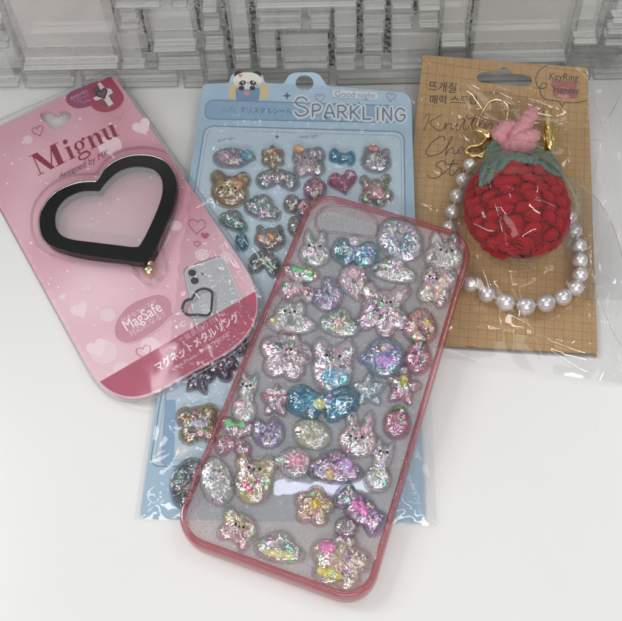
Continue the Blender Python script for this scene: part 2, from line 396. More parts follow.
tiles = [  # left, right (at the lower edge), top, bottom in photo pixels, how far it stands proud (cm)
 (22, 119, -60, 72, .25), (-40, 20, 52, 89, 0), (-40, 9, 30, 50, .3), (-40, 3, -60, 27, .1), (25, 75, 74, 89, 0), (83, 179, 74, 89, 0), (184, 205, 74, 89, 0),
 (114, 161, -60, 10, .3), (171, 188, -60, 10, .3), (119, 140, 12, 31, .1), (121, 146, 33, 71, .1), (152, 197, 12, 54, .15), (157, 202, 56, 72, .2),
 (201, 218, -60, 15, .25), (202, 221, 17, 33, .25), (204, 225, 35, 52, .3), (206, 229, 54, 82, .05), (209, 232, 84, 98, 0), (232, 251, -60, 51, .15), (234, 252, 53, 71, .3),
 (255, 357, -60, 10, .35), (258, 303, 12, 31, .2), (309, 331, 12, 31, .2), (259, 278, 34, 70, .1), (283, 329, 34, 71, .25),
 (240, 330, 73, 86, 0),
 (335, 357, 12, 50, .15), (335, 356, 53, 72, .25), (363, 386, -60, 12, .3), (363, 385, 14, 35, .2), (363, 384, 37, 53, .3), (363, 383, 55, 71, .25), (336, 437, 74, 86, 0),
 (391, 413, -60, 11, .3), (391, 413, 13, 31, .3), (391, 437, 33, 71, .05), (418, 442, -60, 13, .3), (418, 440, 15, 30, .3), (441, 467, -60, 49, .3), (440, 466, 52, 86, 0),
 (472, 567, -60, 65, .1), (470, 560, 68, 86, 0), (573, 598, -60, 46, .3), (573, 660, 49, 56, .1), (569, 617, 58, 66, .2), (604, 660, 38, 47, .3), (607, 665, 27, 36, .2), (612, 670, -60, 25, .3), (592, 670, 68, 86, 0), (563, 589, 68, 86, 0)]
for (xl, xr, yt, yb_, pr) in tiles:
    yf = YF - pr
    a = W(xl, yb_, yf); c = W(xr, yb_, yf); t = W((xl+xr)/2, yt, yf)
    z0 = max(.02, (a.z+c.z)/2); z1 = t.z if yt > -50 else z0 + 9 + random.random()
    if z1 - z0 < .15: continue
    bm = bmesh.new()
    bmesh.ops.create_cube(bm, size=1, matrix=Matrix.Translation(((a.x+c.x)/2, (yf+YB-.02)/2, (z0+z1)/2)) @ Matrix.Diagonal((c.x-a.x, YB-.02-yf, z1-z0, 1)))
    bmesh.ops.bevel(bm, geom=bm.edges[:], offset=.085, segments=3, affect='EDGES', profile=.6)
    g = bm_done('glass_tile', bm, M_GLASS, wall, smooth=False)
    bm = bmesh.new()
    bmesh.ops.create_cube(bm, size=1, matrix=Matrix.Translation(((a.x+c.x)/2, YB-.005, (z0+z1)/2)) @ Matrix.Diagonal((c.x-a.x-.02, .02, z1-z0-.02, 1)))
    bm_done('painted_back', bm, M_BACK, g, smooth=False)
    if z1 - z0 > .5:
        bm = bmesh.new()
        dp = YB - yf - .12; ww = c.x - a.x - .16
        for (f0, f1, zz) in ((.0, .14, .10), (.20+.1*random.random(), .42+.12*random.random(), .13)):
            bmesh.ops.create_cube(bm, size=1, matrix=Matrix.Translation(((a.x+c.x)/2, yf+.08+dp*(f0+f1)/2, z0+zz)) @ Matrix.Diagonal((ww, dp*(f1-f0), .03, 1)))
        bm_done('edge_glint_strip', bm, M_GLINT, g, smooth=False)  # strips set inside the tile in place of its refracted bright bands

# ================================================================== blue sticker package
def zB(py): return .12 + .9*clamp((520-py)/430) + (1.0*clamp((130-py)/60)**1.5 if py < 130 else 0)
def SB(px, py): return U(px, py, zB(py))
blue = thing('sticker_package', 'light blue card of puffy foil stickers with a panda at the top', 'sticker sheet')
BLUE = s2l(160, 184, 204)
loop = [(203, 84), (229, 83), (232, 73), (262, 73), (265, 83), (284, 84), (290, 73), (318, 72), (327, 86), (411, 93), (425, 522), (140, 517)]
lp = roundpoly(loop, [4, 2, 5, 5, 2, 3, 8, 8, 3, 12, 6, 5])
m, nt, out = mat('blue_card')
p = N(nt, 'ShaderNodeBsdfPrincipled'); p.inputs['Roughness'].default_value = .4
tc = N(nt, 'ShaderNodeTexCoord'); nz = N(nt, 'ShaderNodeTexNoise'); nz.inputs['Scale'].default_value = .35; nz.inputs['Detail'].default_value = 3; L(nt, tc.outputs['Object'], nz.inputs[0])
mx = N(nt, 'ShaderNodeMix', data_type='RGBA'); mx.inputs[6].default_value = rgb(s2l(156, 186, 208)); mx.inputs[7].default_value = rgb(s2l(186, 210, 226)); L(nt, nz.outputs[0], mx.inputs[0]); L(nt, mx.outputs[2], p.inputs['Base Color']); L(nt, p.outputs[0], out.inputs[0])
sheet('backing_card', [lp, circ(304.5, 83, 9, 7.6)[::-1]], SB, .08, m, blue)
pr = Print('printed_artwork', SB, blue)
DB = s2l(100, 134, 172); LB = s2l(138, 174, 204); PALE = s2l(188, 210, 224)
title = roundpoly([(207, 100), (396, 106), (399, 123), (204, 119)], 8)
pr.poly(title, LB); pr.ribbon(title, .9, DB, closed=True)
inner = roundpoly([(205, 126), (404, 132), (408, 470), (150, 466)], 10)
pr.poly(inner, PALE); pr.ribbon(inner, 1.2, s2l(120, 145, 178), closed=True)
inner2 = roundpoly([(208, 130), (401, 136), (404, 462), (155, 460)], 8); pr.ribbon(inner2, .5, s2l(140, 160, 190), closed=True)
pr.text('クリスタルシール', (240, 112.5), (292, 114), s2l(70, 92, 122))
pr.text('puffy', (222, 112), (236, 112.3), s2l(120, 150, 180))
# side band at the lower left
pr.poly(roundpoly([(166, 400), (176, 400), (174, 466), (161, 464)], 3), LB); pr.ribbon([(166, 395), (161, 462), (168, 467)], .8, s2l(170, 150, 175))
pr.poly(circ(183, 451, 7, 5.5), s2l(205, 212, 216)); pr.poly(roundpoly([(226, 392), (240, 356), (250, 352), (240, 372)], 5), s2l(225, 228, 230))
for (x, y, r) in ((287, 96, 3), (359, 105, 2.4), (277, 137, 1.8), (364, 118, 2), (326, 118, 2)):
    pr.poly([(x, y-r*1.5), (x+r*.35, y-r*.35), (x+r*1.5, y), (x+r*.35, y+r*.35), (x, y+r*1.5), (x-r*.35, y+r*.35), (x-r*1.5, y), (x-r*.35, y-r*.35)], s2l(84, 100, 124))
def heart(cx, cy, r, rot=0, sx=1., n=28):
    out_ = []
    for i in range(n):
        t = 2*PI*i/n; x = 16*math.sin(t)**3/17; y = -(13*math.cos(t)-5*math.cos(2*t)-2*math.cos(3*t)-math.cos(4*t))/17
        c, s = math.cos(math.radians(rot)), math.sin(math.radians(rot)); x *= sx
        out_.append((cx + r*(c*x-s*y), cy + r*(s*x+c*y)))
    return out_
pr.ribbon(heart(320, 98, 5), .9, s2l(168, 140, 175), closed=True); pr.ribbon(heart(391, 97, 5, 10), .9, s2l(168, 140, 175), closed=True)
pr.text('・good night・', (216, 142), (236, 139), s2l(120, 140, 160)); pr.text('・sleep tight・', (296, 139), (322, 137), s2l(120, 140, 160))
pr.done()
# title lettering: white outlined rounded capitals
WHT = s2l(214, 220, 224); pr = Print('title_lettering', SB, blue)
G = {'S': [[(.85, .82), (.6, 1), (.25, .97), (.08, .75), (.3, .55), (.7, .45), (.9, .22), (.65, .02), (.25, 0), (.05, .2)]],
 'P': [[(.1, 0), (.1, .95)], [(.1, .95), (.55, .97), (.85, .75), (.6, .48), (.1, .45)]],
 'A': [[(0, 0), (.25, .6), (.48, 1), (.72, .6), (.95, 0)], [(.2, .33), (.78, .33)]],
 'R': [[(.1, 0), (.1, .97)], [(.1, .97), (.55, .98), (.85, .75), (.6, .5), (.1, .48)], [(.45, .48), (.9, 0)]],
 'K': [[(.1, 0), (.1, 1)], [(.85, 1), (.15, .45)], [(.3, .58), (.9, 0)]],
 'L': [[(.1, 1), (.1, .02)], [(.1, .02), (.8, .02)]], 'I': [[(.5, 1), (.5, 0)]],
 'N': [[(.08, 0), (.08, 1)], [(.08, 1), (.85, 0)], [(.85, 0), (.85, 1)]],
 'G': [[(.9, .8), (.65, 1), (.28, .95), (.05, .5), (.25, .06), (.6, 0), (.9, .2), (.9, .48), (.55, .48)]]}
x = 294.5; strokes = []
for i, ch in enumerate('SPARKLING'):
    wd = 15 if i == 0 else (5 if ch == 'I' else 10.6); hh = 18 if i == 0 else 12.5; base = 116 + (x-294)*.058
    for st in G[ch]:
        pts = [(x + a*wd, base - b_*hh) for a, b_ in st]
        strokes.append(smoothpts(pts, n=5) if len(pts) > 2 else pts)
    x += wd + 2.1
for st in strokes: pr.ribbon(st, 5.6, WHT)
for st in strokes: pr.ribbon(st, 1.6, s2l(104, 130, 156))
pill = roundpoly([(332, 90), (378, 93), (378, 101), (332, 98)], 4); pr.poly(pill, WHT)
pr.text('Good night', (335, 97.4), (375, 99.6), s2l(128, 138, 165), ys=1.0)
pr.done()
# panda on its pocket, printed
pr = Print('panda_drawing', SB, blue)
K_ = s2l(28, 28, 32); CR = s2l(226, 220, 214)
for (x, y, r) in ((234, 87, 4), (264, 87, 4)):
    for d in (-4, 0, 4): pr.poly(circ(x+(1 if x > 250 else -1)*(1-abs(d)*.2), y+5+d, 4.2, 4), s2l(222, 196, 136))
pr.poly(roundpoly([(235.5, 88), (260, 88), (259, 101), (236, 100.5)], 3), s2l(110, 148, 184))
pr.poly(circ(238.5, 75, 4.4, 3.8), K_); pr.poly(circ(257, 75, 4.4, 3.8), K_)
pr.poly(circ(247.6, 81, 14.6, 8.6), CR)
for x in (242.5, 253): pr.poly(circ(x, 83.3, 3.6, 2.4, rot=-20 if x < 248 else 20), K_); pr.poly(circ(x+.5, 82.6, .9), CR)
for x in (239, 256.6): pr.poly(circ(x, 86, 2.4, 1.2), s2l(226, 170, 160))
pr.poly(circ(247.8, 83.2, .8, .6), K_); pr.poly(heart(240.5, 76, 2.2), s2l(216, 120, 120))
for x in (241.5, 252.5): pr.poly(circ(x, 88.4, 2.9, 2.3), K_)
pr.poly(circ(247, 94, 3.4, 2.6), s2l(206, 140, 150))
pr.done()

# ------------------------------------------------------------------ puffy sticker builder
def union_r(ells, th):
    c, s = math.cos(th), math.sin(th); best = .12
    for (ex, ey, rx, ry) in ells:
        # ray t*(c,s) against ellipse
        A = (c/rx)**2 + (s/ry)**2; B = -2*(c*ex/rx**2 + s*ey/ry**2); C = (ex/rx)**2 + (ey/ry)**2 - 1
        D = B*B - 4*A*C
        if D > 0:
            t = (-B + math.sqrt(D))/(2*A)
            if t > best: best = t
    return best
E_ = {'bunny': [(0, -.28, .95, .7), (-.42, .55, .3, .48), (.42, .55, .3, .48)],
 'bear': [(0, -.12, .92, .84), (-.6, .58, .4, .42), (.6, .58, .4, .42)],
 'cat': [(0, -.1, .92, .8), (-.55, .62, .26, .34), (.55, .62, .26, .34)],
 'bow': [(-.56, .05, .46, .72), (.56, .05, .46, .72), (0, 0, .35, .42), (-.3, -.5, .25, .4), (.3, -.5, .25, .4)],
 'bone': [(-.6, .15, .4, .7), (.6, .15, .4, .7), (0, -.05, .5, .5)],
 'cloud': [(-.55, -.1, .45, .55), (.55, -.15, .45, .5), (0, .2, .55, .75), (0, -.3, .8, .45), (-.3, .35, .35, .45)],
 'oval': [(0, 0, 1, 1)], 'egg': [(0, -.12, .95, .88), (0, .2, .75, .8)],
 'bowl': [(0, -.35, 1, .6), (-.2, .3, .5, .6), (.3, .5, .25, .5), (-.35, .6, .2, .35)],
 'person': [(0, .45, .62, .45), (0, -.45, .8, .55), (-.35, .85, .2, .3), (.45, .8, .2, .3), (0, 0, .5, .5)],
 'whale': [(.12, 0, .85, .95), (-.7, -.1, .3, .3)], 'candy': [(0, 0, .62, .62), (-.72, .1, .28, .62), (.72, -.1, .28, .62), (-.5, 0, .3, .25), (.5, 0, .3, .25)],
 'cherry': [(-.5, .62, .48, .36), (.55, .6, .46, .36), (0, .3, .3, .5), (-.55, -.45, .45, .5), (.55, -.5, .45, .48), (0, -.2, .4, .4)],
 'drop': [(0, .15, .95, .8), (0, -.25, .62, .55), (0, -.6, .25, .4)],
 'puff': [(-.55, .3, .48, .5), (.5, .4, .5, .5), (-.45, -.5, .5, .48), (.5, -.45, .5, .5), (0, 0, .6, .8)],
 'teddy': [(0, .1, .7, .6), (-.62, .62, .33, .33), (.55, .7, .33, .33), (-.6, -.5, .36, .36), (.66, -.3, .34, .34), (.15, -.7, .36, .32), (-.2, 0, .6, .6)],
 'fish': [(.1, .1, .85, .75), (-.65, .5, .3, .4), (-.5, -.4, .35, .4), (.5, -.5, .3, .45)]}
def outline(kind, n=96):
    R = []
    for i in range(n):
        th = 2*PI*i/n
        if kind == 'star':
            u = ((th - PI/2) / (2*PI/5)) % 1; d = abs(u-.5)*2; r = .54 + .46*d**1.1
        elif kind == 'flower':
            u = ((th - PI/2) / (2*PI/5)) % 1; d = abs(math.cos(PI*u)); r = .70 + .30*d**.7
        elif kind == 'flower6':
            u = ((th - PI/2) / (2*PI/6)) % 1; d = abs(math.cos(PI*u)); r = .68 + .32*d
        elif kind == 'arch':
            r = 1/math.sqrt(math.cos(th)**2 + (math.sin(th)/1.0)**2)
            dd = abs(((th + PI/2 + PI) % (2*PI)) - PI)
            if dd < .75: r = lerp(.12, r, clamp((dd-.35)/.4)**.6)
        elif kind == 'moon':
            r = 1.; dd = abs(((th - 2.4 + PI) % (2*PI)) - PI)
            if dd < .6: r = lerp(.35, 1, clamp(dd/.6)**.8)
        elif kind == 'heart':
            q = heart(0, 0, 1, n=120); best = .1
            for (x, y) in q:
                if abs(((math.atan2(-y, x) - th + PI) % (2*PI)) - PI) < .06: best = max(best, math.hypot(x, y))
            r = best
        elif kind == 'gem':
            k = 8; u = (th / (2*PI/k)) % 1; r = math.cos(PI/k)/math.cos((u-.5)*2*PI/k)*1.02
        else: r = union_r(E_[kind], th)
        R.append(r)
    R = np.array(R)
    for _ in range(1): R = (np.roll(R, 1) + 2*R + np.roll(R, -1))/4
    return R
_oc = {}
def dome(name, m, parent, surf, cx, cy, w_, h_, rot, kind, H, z0=0., sc=1., crumple=0., grow=0., power=.5, n=60, M_=10):
    if kind not in _oc: _oc[kind] = outline(kind)
    R = _oc[kind]; n = len(R)
    c, s = math.cos(math.radians(rot)), math.sin(math.radians(rot))
    px = []
    for i in range(n):
        th = 2*PI*i/n; x = R[i]*math.cos(th)*w_/2*sc; y = -R[i]*math.sin(th)*h_/2*sc
        l = math.hypot(x, y) + 1e-6; x *= 1+grow/l; y *= 1+grow/l
        px.append((c*x - s*y, s*x + c*y))
    O = np.array(px); nx = np.roll(O, -1, 0)
    def dist(q):
        d = nx - O; t = np.clip(((q-O)*d).sum(1)/np.maximum((d*d).sum(1), 1e-9), 0, 1)
        return np.sqrt((((O + d*t[:, None]) - q)**2).sum(1).min())
    Rr = max(3., .42*min(w_, h_)*sc)
    V = []; F = []
    for k in range(M_):
        f = 1 - (k/M_)**1.35
        for i in range(n):
            q = O[i]*f; dd = dist(q) if k else 0
            t = clamp(dd/Rr); hgt = H*(1-(1-t)**2)**power
            if crumple and k: hgt += crumple*(noise.noise(Vector(((cx+q[0])*.28, (cy+q[1])*.28, H*7))))*min(1, t*3)
            P = surf(cx+q[0], cy+q[1]); P.z += z0 + hgt; V.append(P)
    P = surf(cx, cy); P.z += z0 + H*(1-(1-clamp(dist(np.array((0., 0.)))/Rr))**2)**power; V.append(P)
    for k in range(M_-1):
        for i in range(n):
            j = (i+1) % n; F.append((k*n+j, k*n+i, (k+1)*n+i, (k+1)*n+j))
    for i in range(n): F.append(((M_-1)*n+(i+1) % n, (M_-1)*n+i, M_*n))
    F = [f[::-1] for f in F] if False else F
    o = mesh(name, V, F, m, parent)
    return o
M_EYE = simple('black_bead', (.01, .01, .012), .15)
def face(parent, surf, cx, cy, gap, ztop, rot, r=.052):
    c, s = math.cos(math.radians(rot)), math.sin(math.radians(rot))
    for (nm, dx, dy, rr) in (('eye', -gap, 0, r), ('eye', gap, 0, r), ('nose', 0, gap*.28, r*.75)):
        P = surf(cx + c*dx - s*dy, cy + s*dx + c*dy); P.z += ztop
        bm = bmesh.new(); ball(bm, P, rr, (1, 1, .6), 10, 7); bm_done(nm, bm, M_EYE, parent)
case_ref = [None]
def sticker(parent, surf, label, kind, cx, cy, w_, h_, rot, c1, c2, shell=(.95, .95, .97), H=.34, accents=(), eyes=None, flash=.45, dark=1., z0=.01, see=.1, wet=True):
    if parent is case_ref[0]: w_ *= 1.1; h_ *= 1.1; flash *= .72
    o = dome('puffy_sticker', shell_mat(shell), parent, surf, cx, cy+2, w_, h_, rot, kind, H, z0=z0, grow=.9, power=.42)
    o['label'] = label
    dome('foil_filling', foil_mat(c1, c2, flash, dark, see), o, surf, cx, cy+2, w_, h_, rot, kind, H*.84, z0=z0+.02, sc=.92, crumple=.22)
    c, s = math.cos(math.radians(rot)), math.sin(math.radians(rot))
    for (k2, dx, dy, w2, h2, col) in accents:
        dome('coloured_inset', foil_mat(col, tuple(min(1, v*1.35) for v in col), .18, 1., .0), o, surf, cx + c*dx - s*dy, cy+2 + s*dx + c*dy, w2, h2, rot, k2, H*.42, z0=z0 + H*.62, sc=1, crumple=.06)
    if eyes: face(o, surf, cx + c*eyes[0] - s*eyes[1], cy+2 + s*eyes[0] + c*eyes[1], eyes[2], z0 + H*1.0, rot)
    return o
CLR = (.88, .86, .88); PNK = (.92, .58, .68); BLU = (.25, .5, .68); YEL = (.85, .75, .35); GRN = (.2, .6, .25); PUR = (.55, .42, .68); ROSE = (.75, .3, .42); WHI = (.85, .84, .82)
sB = lambda *a, **k: sticker(blue, SB, *a, **dict(dict(dark=.95, H=.42, flash=.6), **k))
BR = (.68, .46, .24); GY = (.50, .49, .54); OR = (.85, .42, .2)
sB('pink and blue seashell sticker at the top left of the blue card', 'whale', 234, 158, 43, 19, 180, PNK, GY, (.62, .62, .68), accents=[('oval', -14, 0, 14, 11, (.1, .3, .5))])
sB('small brown six-pointed star sticker', 'flower6', 273, 157, 25, 22, 0, OR, BR, (.7, .55, .4))
sB('clear bear sticker with an orange ear', 'puff', 309, 161, 33, 31, 0, CLR, PNK, (.7, .68, .7), accents=[('oval', -10, -9, 12, 9, OR)], eyes=(2, 1, 5))
sB('small bright blue heart sticker', 'bone', 342, 158, 26, 18, 10, (.05, .5, .62), (.05, .35, .6), (.2, .6, .75), flash=.25)
sB('clear square bear sticker with a red bow', 'cat', 376, 160, 33, 26, 5, CLR, GY, (.72, .66, .66), accents=[('oval', -3, -8, 12, 7, (.6, .2, .2))])
sB('large brown bear head sticker', 'bear', 230, 189, 41, 36, 4, BR, (.6, .4, .22), (.68, .52, .36), accents=[('oval', 4, -2, 20, 13, (.8, .4, .25))], flash=.25, eyes=(0, 3, 7))
sB('arched rainbow sticker with clouds at its feet', 'arch', 278, 181, 44, 22, 4, GY, PNK, (.6, .6, .62))
sB('plain magenta heart sticker', 'heart', 343, 181, 31, 25, -12, (.6, .15, .35), (.7, .25, .42), (.8, .4, .55), flash=.12)
sB('tan bear sticker hugging a pink candy', 'teddy', 376, 190, 35, 31, 0, BR, CLR, (.66, .58, .52), accents=[('oval', 2, 6, 15, 12, (.75, .35, .45))])
sB('dark pink oval sticker with a pearly top', 'oval', 315, 189, 23, 21, -20, (.6, .2, .35), PNK, (.75, .45, .55))
sB('grey clear rocket sticker', 'cloud', 263, 208, 38, 28, 15, GY, CLR, (.62, .62, .62))
sB('dark round cloud sticker beside the red rim', 'oval', 292, 204, 17, 16, 0, GY, BR, (.55, .55, .55), flash=.3)
sB('orange-tailed sticker half hidden by the red rim', 'whale', 303, 208, 20, 18, 30, GY, OR, (.58, .56, .56))
sB('small grey round sticker half under the case', 'oval', 295, 226, 14, 17, 0, GY, BR, (.55, .55, .52), flash=.3)
sB('clear shell sticker flashing green', 'cloud', 234, 221, 30, 22, 20, GY, (.3, .55, .42), (.6, .62, .6), flash=.75)
sB('box-shaped sticker with orange foil', 'cat', 270, 238, 34, 27, 0, GY, (.55, .5, .48), (.6, .58, .56), accents=[('oval', -3, 3, 19, 11, (.9, .38, .12))], flash=.7)
sB('small teal sticker at the edge of the pink card', 'oval', 242, 242, 13, 15, 0, (.05, .35, .45), BLU, (.2, .5, .6), flash=.2)
sB('grey arch sticker below the orange box', 'arch', 265, 265, 33, 27, 12, GY, (.2, .25, .22), (.55, .58, .56))
sB('dark purple star sticker under the pink card', 'star', 199, 378, 34, 34, 10, (.14, .05, .14), (.22, .08, .2), (.4, .25, .38), flash=.2)
sB('dark purple sticker between pink card and case', 'puff', 222, 364, 30, 28, 30, (.12, .03, .12), (.2, .05, .18), (.38, .22, .36), flash=.2)
sB('amber bear head sticker with bright foil muzzle', 'puff', 199, 422, 44, 42, -4, (.6, .36, .16), (.55, .42, .24), (.72, .58, .42), accents=[('oval', 2, 4, 20, 11, (.6, .6, .75))], flash=.6)
sB('large dark grey shell sticker at the lower left', 'oval', 190, 482, 38, 52, 20, (.12, .13, .15), GY, (.5, .53, .55), flash=.45)
sB('small violet round sticker beside the pink card', 'oval', 241, 345, 14, 18, 0, (.12, .03, .25), (.2, .05, .3), (.4, .3, .5), flash=.2)

# ================================================================== pink ring package
pA, pB_, pC = U(0, 126, .12), U(80, 372, .25), U(262, 290, 1.25)
pn = (pB_-pA).cross(pC-pA).normalized()
def SP(px, py):
    d = ray(px, py); o_ = Vector((0, 0, CAMH)); t = (pA-o_).dot(pn)/d.dot(pn); return o_ + d*t
pink = thing('ring_package', 'pink retail card with hearts and a heart-shaped blister, tilted at the left', 'package')
card = roundpoly([(-37, 143), (113, 74), (283, 322), (115, 415)], [3, 7, 74, 56], n=14)
m, nt, out = mat('pink_card')
p = N(nt, 'ShaderNodeBsdfPrincipled'); p.inputs['Roughness'].default_value = .42; p.inputs['Coat Weight'].default_value = .15; p.inputs['Coat Roughness'].default_value = .15
tc = N(nt, 'ShaderNodeTexCoord'); nz = N(nt, 'ShaderNodeTexNoise'); nz.inputs['Scale'].default_value = .16; nz.inputs['Detail'].default_value = 2; L(nt, tc.outputs['Object'], nz.inputs[0])
cr = N(nt, 'ShaderNodeValToRGB'); cr.color_ramp.elements[0].position = .3; cr.color_ramp.elements[0].color = rgb(s2l(212, 146, 162)); cr.color_ramp.elements[1].position = .68; cr.color_ramp.elements[1].color = rgb(s2l(240, 202, 212))
L(nt, nz.outputs[0], cr.inputs[0])
vo = N(nt, 'ShaderNodeTexVoronoi'); vo.inputs['Scale'].default_value = 2.9; vo.inputs['Randomness'].default_value = 1; L(nt, tc.outputs['Object'], vo.inputs['Vector'])
sc_ = N(nt, 'ShaderNodeSeparateColor'); L(nt, vo.outputs['Color'], sc_.inputs[0])
md_ = N(nt, 'ShaderNodeMath', operation='MULTIPLY'); md_.inputs[1].default_value = .17; L(nt, sc_.outputs[0], md_.inputs[0])
lt = N(nt, 'ShaderNodeMath', operation='LESS_THAN'); L(nt, vo.outputs['Distance'], lt.inputs[0]); L(nt, md_.outputs[0], lt.inputs[1])
mx = N(nt, 'ShaderNodeMix', data_type='RGBA'); L(nt, lt.outputs[0], mx.inputs[0]); L(nt, cr.outputs[0], mx.inputs[6]); mx.inputs[7].default_value = rgb(s2l(252, 238, 242)); L(nt, mx.outputs[2], p.inputs['Base Color']); L(nt, p.outputs[0], out.inputs[0])
hole = smoothpts([(41, 112), (49, 111), (54, 114.5), (62, 110.5), (70, 113), (70, 119), (62, 126), (55, 130), (47, 124), (41, 118)], True, 4)
sheet('printed_card', [card, hole[::-1]], SP, .14, m, pink, cut=False)
pr = Print('bokeh_hearts_print', SP, pink)
R_ = random.Random(3)
def inside(q, P):
    x, y = q; c = False
    for i in range(len(P)):
        x1, y1 = P[i-1]; x2, y2 = P[i]
        if (y1 > y) != (y2 > y) and x < (x2-x1)*(y-y1)/(y2-y1)+x1: c = not c
    return c
LP = s2l(246, 218, 225)
for (x, y, r, k) in ((80, 310, 10, 'h'), (108, 315, 8, 'c'), (104, 352, 14, 'c'), (122, 370, 9, 'c'), (142, 127, 10, 'h'), (110, 146, 12, 'c'), (202, 255, 7, 'c'), (97, 348, 11, 'h'), (63, 297, 4, 'h'), (176, 226, 6, 'c'), (28, 140, 5, 'c'), (150, 346, 10, 'c'), (226, 258, 7, 'c'), (88, 288, 5, 'c')):
    if k == 'h': pr.poly(heart(x, y, r, -28), LP)
    else: pr.poly(circ(x, y, r, r*.88), s2l(240, 208, 216))
for (x, y, r, rot, fillc) in ((38, 131, 6, -20, 0), (197, 226, 9, 5, 0), (205, 236, 4.5, 0, 1), (197, 244, 3.5, 5, 0), (144, 352, 8, -20, 0), (117, 114, 7, -20, 2)):
    if fillc == 1: pr.poly(heart(x, y, r, rot), s2l(196, 84, 116))
    else: pr.ribbon(heart(x, y, r, rot), .7 if not fillc else 1.2, s2l(170, 90, 120) if not fillc else s2l(226, 150, 160), closed=True)
lv_ = pr.lv; pr.done(); pr = Print('corner_badge_print', SP, pink); pr.lv = lv_
# corner badges
BD = s2l(176, 66, 96)
top = lambda P: [q for q in P]
pr.poly(smoothpts([(66, 99), (70, 92.5), (82, 87.5), (100, 82), (99, 100), (90, 106), (78, 108.5), (69, 105)], True, 5), s2l(162, 76, 118))
pr.poly(smoothpts([(90, 87), (104, 80), (110, 77.2), (114, 82), (123, 95), (122.5, 103), (115, 110), (104, 112.5), (94, 109), (90, 102)], True, 5), BD)
pr.text('簡単着せ替え', (71, 100.3), (88, 92.0), s2l(226, 180, 200)); pr.text('できちゃう', (74, 103.3), (89, 96), s2l(214, 160, 186))
pr.ribbon([(79, 102), (84, 103), (86, 101), (91, 101)], .6, s2l(214, 150, 170))
W_ = s2l(228, 220, 222)
pr.poly([(92, 89), (98, 86), (102, 90), (101, 97), (95, 97)], s2l(110, 78, 92)); pr.poly([(100, 104), (107, 101), (112, 96), (113, 99), (106, 107)], s2l(130, 84, 96))
pr.poly([(97.5, 84), (100.5, 82.5), (105, 88.5), (111, 89.3), (113.2, 93), (108.5, 96), (113.5, 104), (109, 107), (103, 98.5), (96, 101), (93, 98.5), (97.5, 96), (101, 91)], W_)
hb = heart(102.3, 94, 5.6, -26, 1.05); pr.poly(hb, s2l(122, 92, 100)); pr.ribbon(hb, 1.2, s2l(52, 34, 42), closed=True)
lv_ = pr.lv; pr.done(); pr = Print('phone_picture_print', SP, pink); pr.lv = lv_
# bottom band
cardin = roundpoly([(-36, 142), (113, 75), (282, 321.5), (115, 414)], [3, 7, 74, 56], n=14)
band = []
def side(q): return (q[1]-353) - (q[0]-150)*(303.5-353)/(235-150)
for i in range(len(cardin)):
    a, b_ = cardin[i-1], cardin[i]; sa, sb = side(a), side(b_)
    if (sa > 0) != (sb > 0): t = sa/(sa-sb); band.append((lerp(a[0], b_[0], t), lerp(a[1], b_[1], t)))
    if sb > 0: band.append(b_)
# illustrated phone above the band
ph = roundpoly([(183.5, 270), (219, 256.5), (236, 298), (198, 326)], [6, 6, 0, 0]); ph = roundpoly([(184, 270), (223, 256), (242, 300), (197, 330)], [6, 8, 1, 1])
pr.poly([(x-1.5, y-1.5) for x, y in ph], s2l(172, 120, 138)); pr.poly(ph, s2l(190, 190, 194)); pr.ribbon(ph, .8, s2l(222, 222, 226), closed=True)
pr.poly(roundpoly([(186, 271), (196, 267.5), (202, 283), (193, 286.5)], 4), s2l(180, 180, 184))
for (x, y, r) in ((192.3, 273.3, 4), (194.8, 281, 4), (202.3, 274, 1.5)): pr.poly(circ(x, y, r, r*.88), s2l(40, 38, 42))
hp = smoothpts([(192, 299), (197, 291.5), (205, 289), (211.5, 292), (212.3, 299), (209.5, 314.5), (197, 315), (187.5, 315), (182.5, 309.5), (184.5, 302.5), (188, 300)], True, 4)
pr.ribbon([(x+3.5, y+2) for x, y in hp], 3, s2l(160, 158, 162), closed=True); pr.ribbon(hp, 2.6, s2l(48, 38, 44), closed=True)
lv_ = pr.lv; pr.done(); pr = Print('bottom_band_print', SP, pink); pr.lv = lv_
pr.poly(band, s2l(184, 70, 102))
pr.text('シールで簡単貼り付け!!', (162, 355.5), (226, 315.5), s2l(222, 170, 188), spacing=1.15)
pr.text('マグネットメタルリング', (158, 371.5), (240, 319), s2l(240, 226, 232), off=.02, ys=1.15)
pr.text('for iPhone / SMARTPHONE', (178, 368.5), (230, 336), s2l(226, 186, 200), off=.0, ys=1.05)
lv_ = pr.lv; pr.done(); pr = Print('speech_bubble_print', SP, pink); pr.lv = lv_
# speech bubble
bub = smoothpts([(150, 296), (163, 295), (171, 301), (173, 313), (177.5, 314.8), (170, 318), (160, 328), (145, 338), (130, 343.5), (119, 341), (114.5, 333), (117, 320), (130, 305)], True, 5)
pr.poly(bub, s2l(206, 138, 160)); pr.ribbon(bub, .9, s2l(240, 200, 212), closed=True)
pr.text('好きなケースが', (123, 323.5), (157, 303), s2l(240, 206, 216)); pr.text('MagSafe', (127, 331.5), (162.5, 310.5), s2l(250, 232, 238), off=.02, ys=1.2); pr.text('対応になる!!', (131, 337), (166, 316), s2l(240, 206, 216))
pr.done()
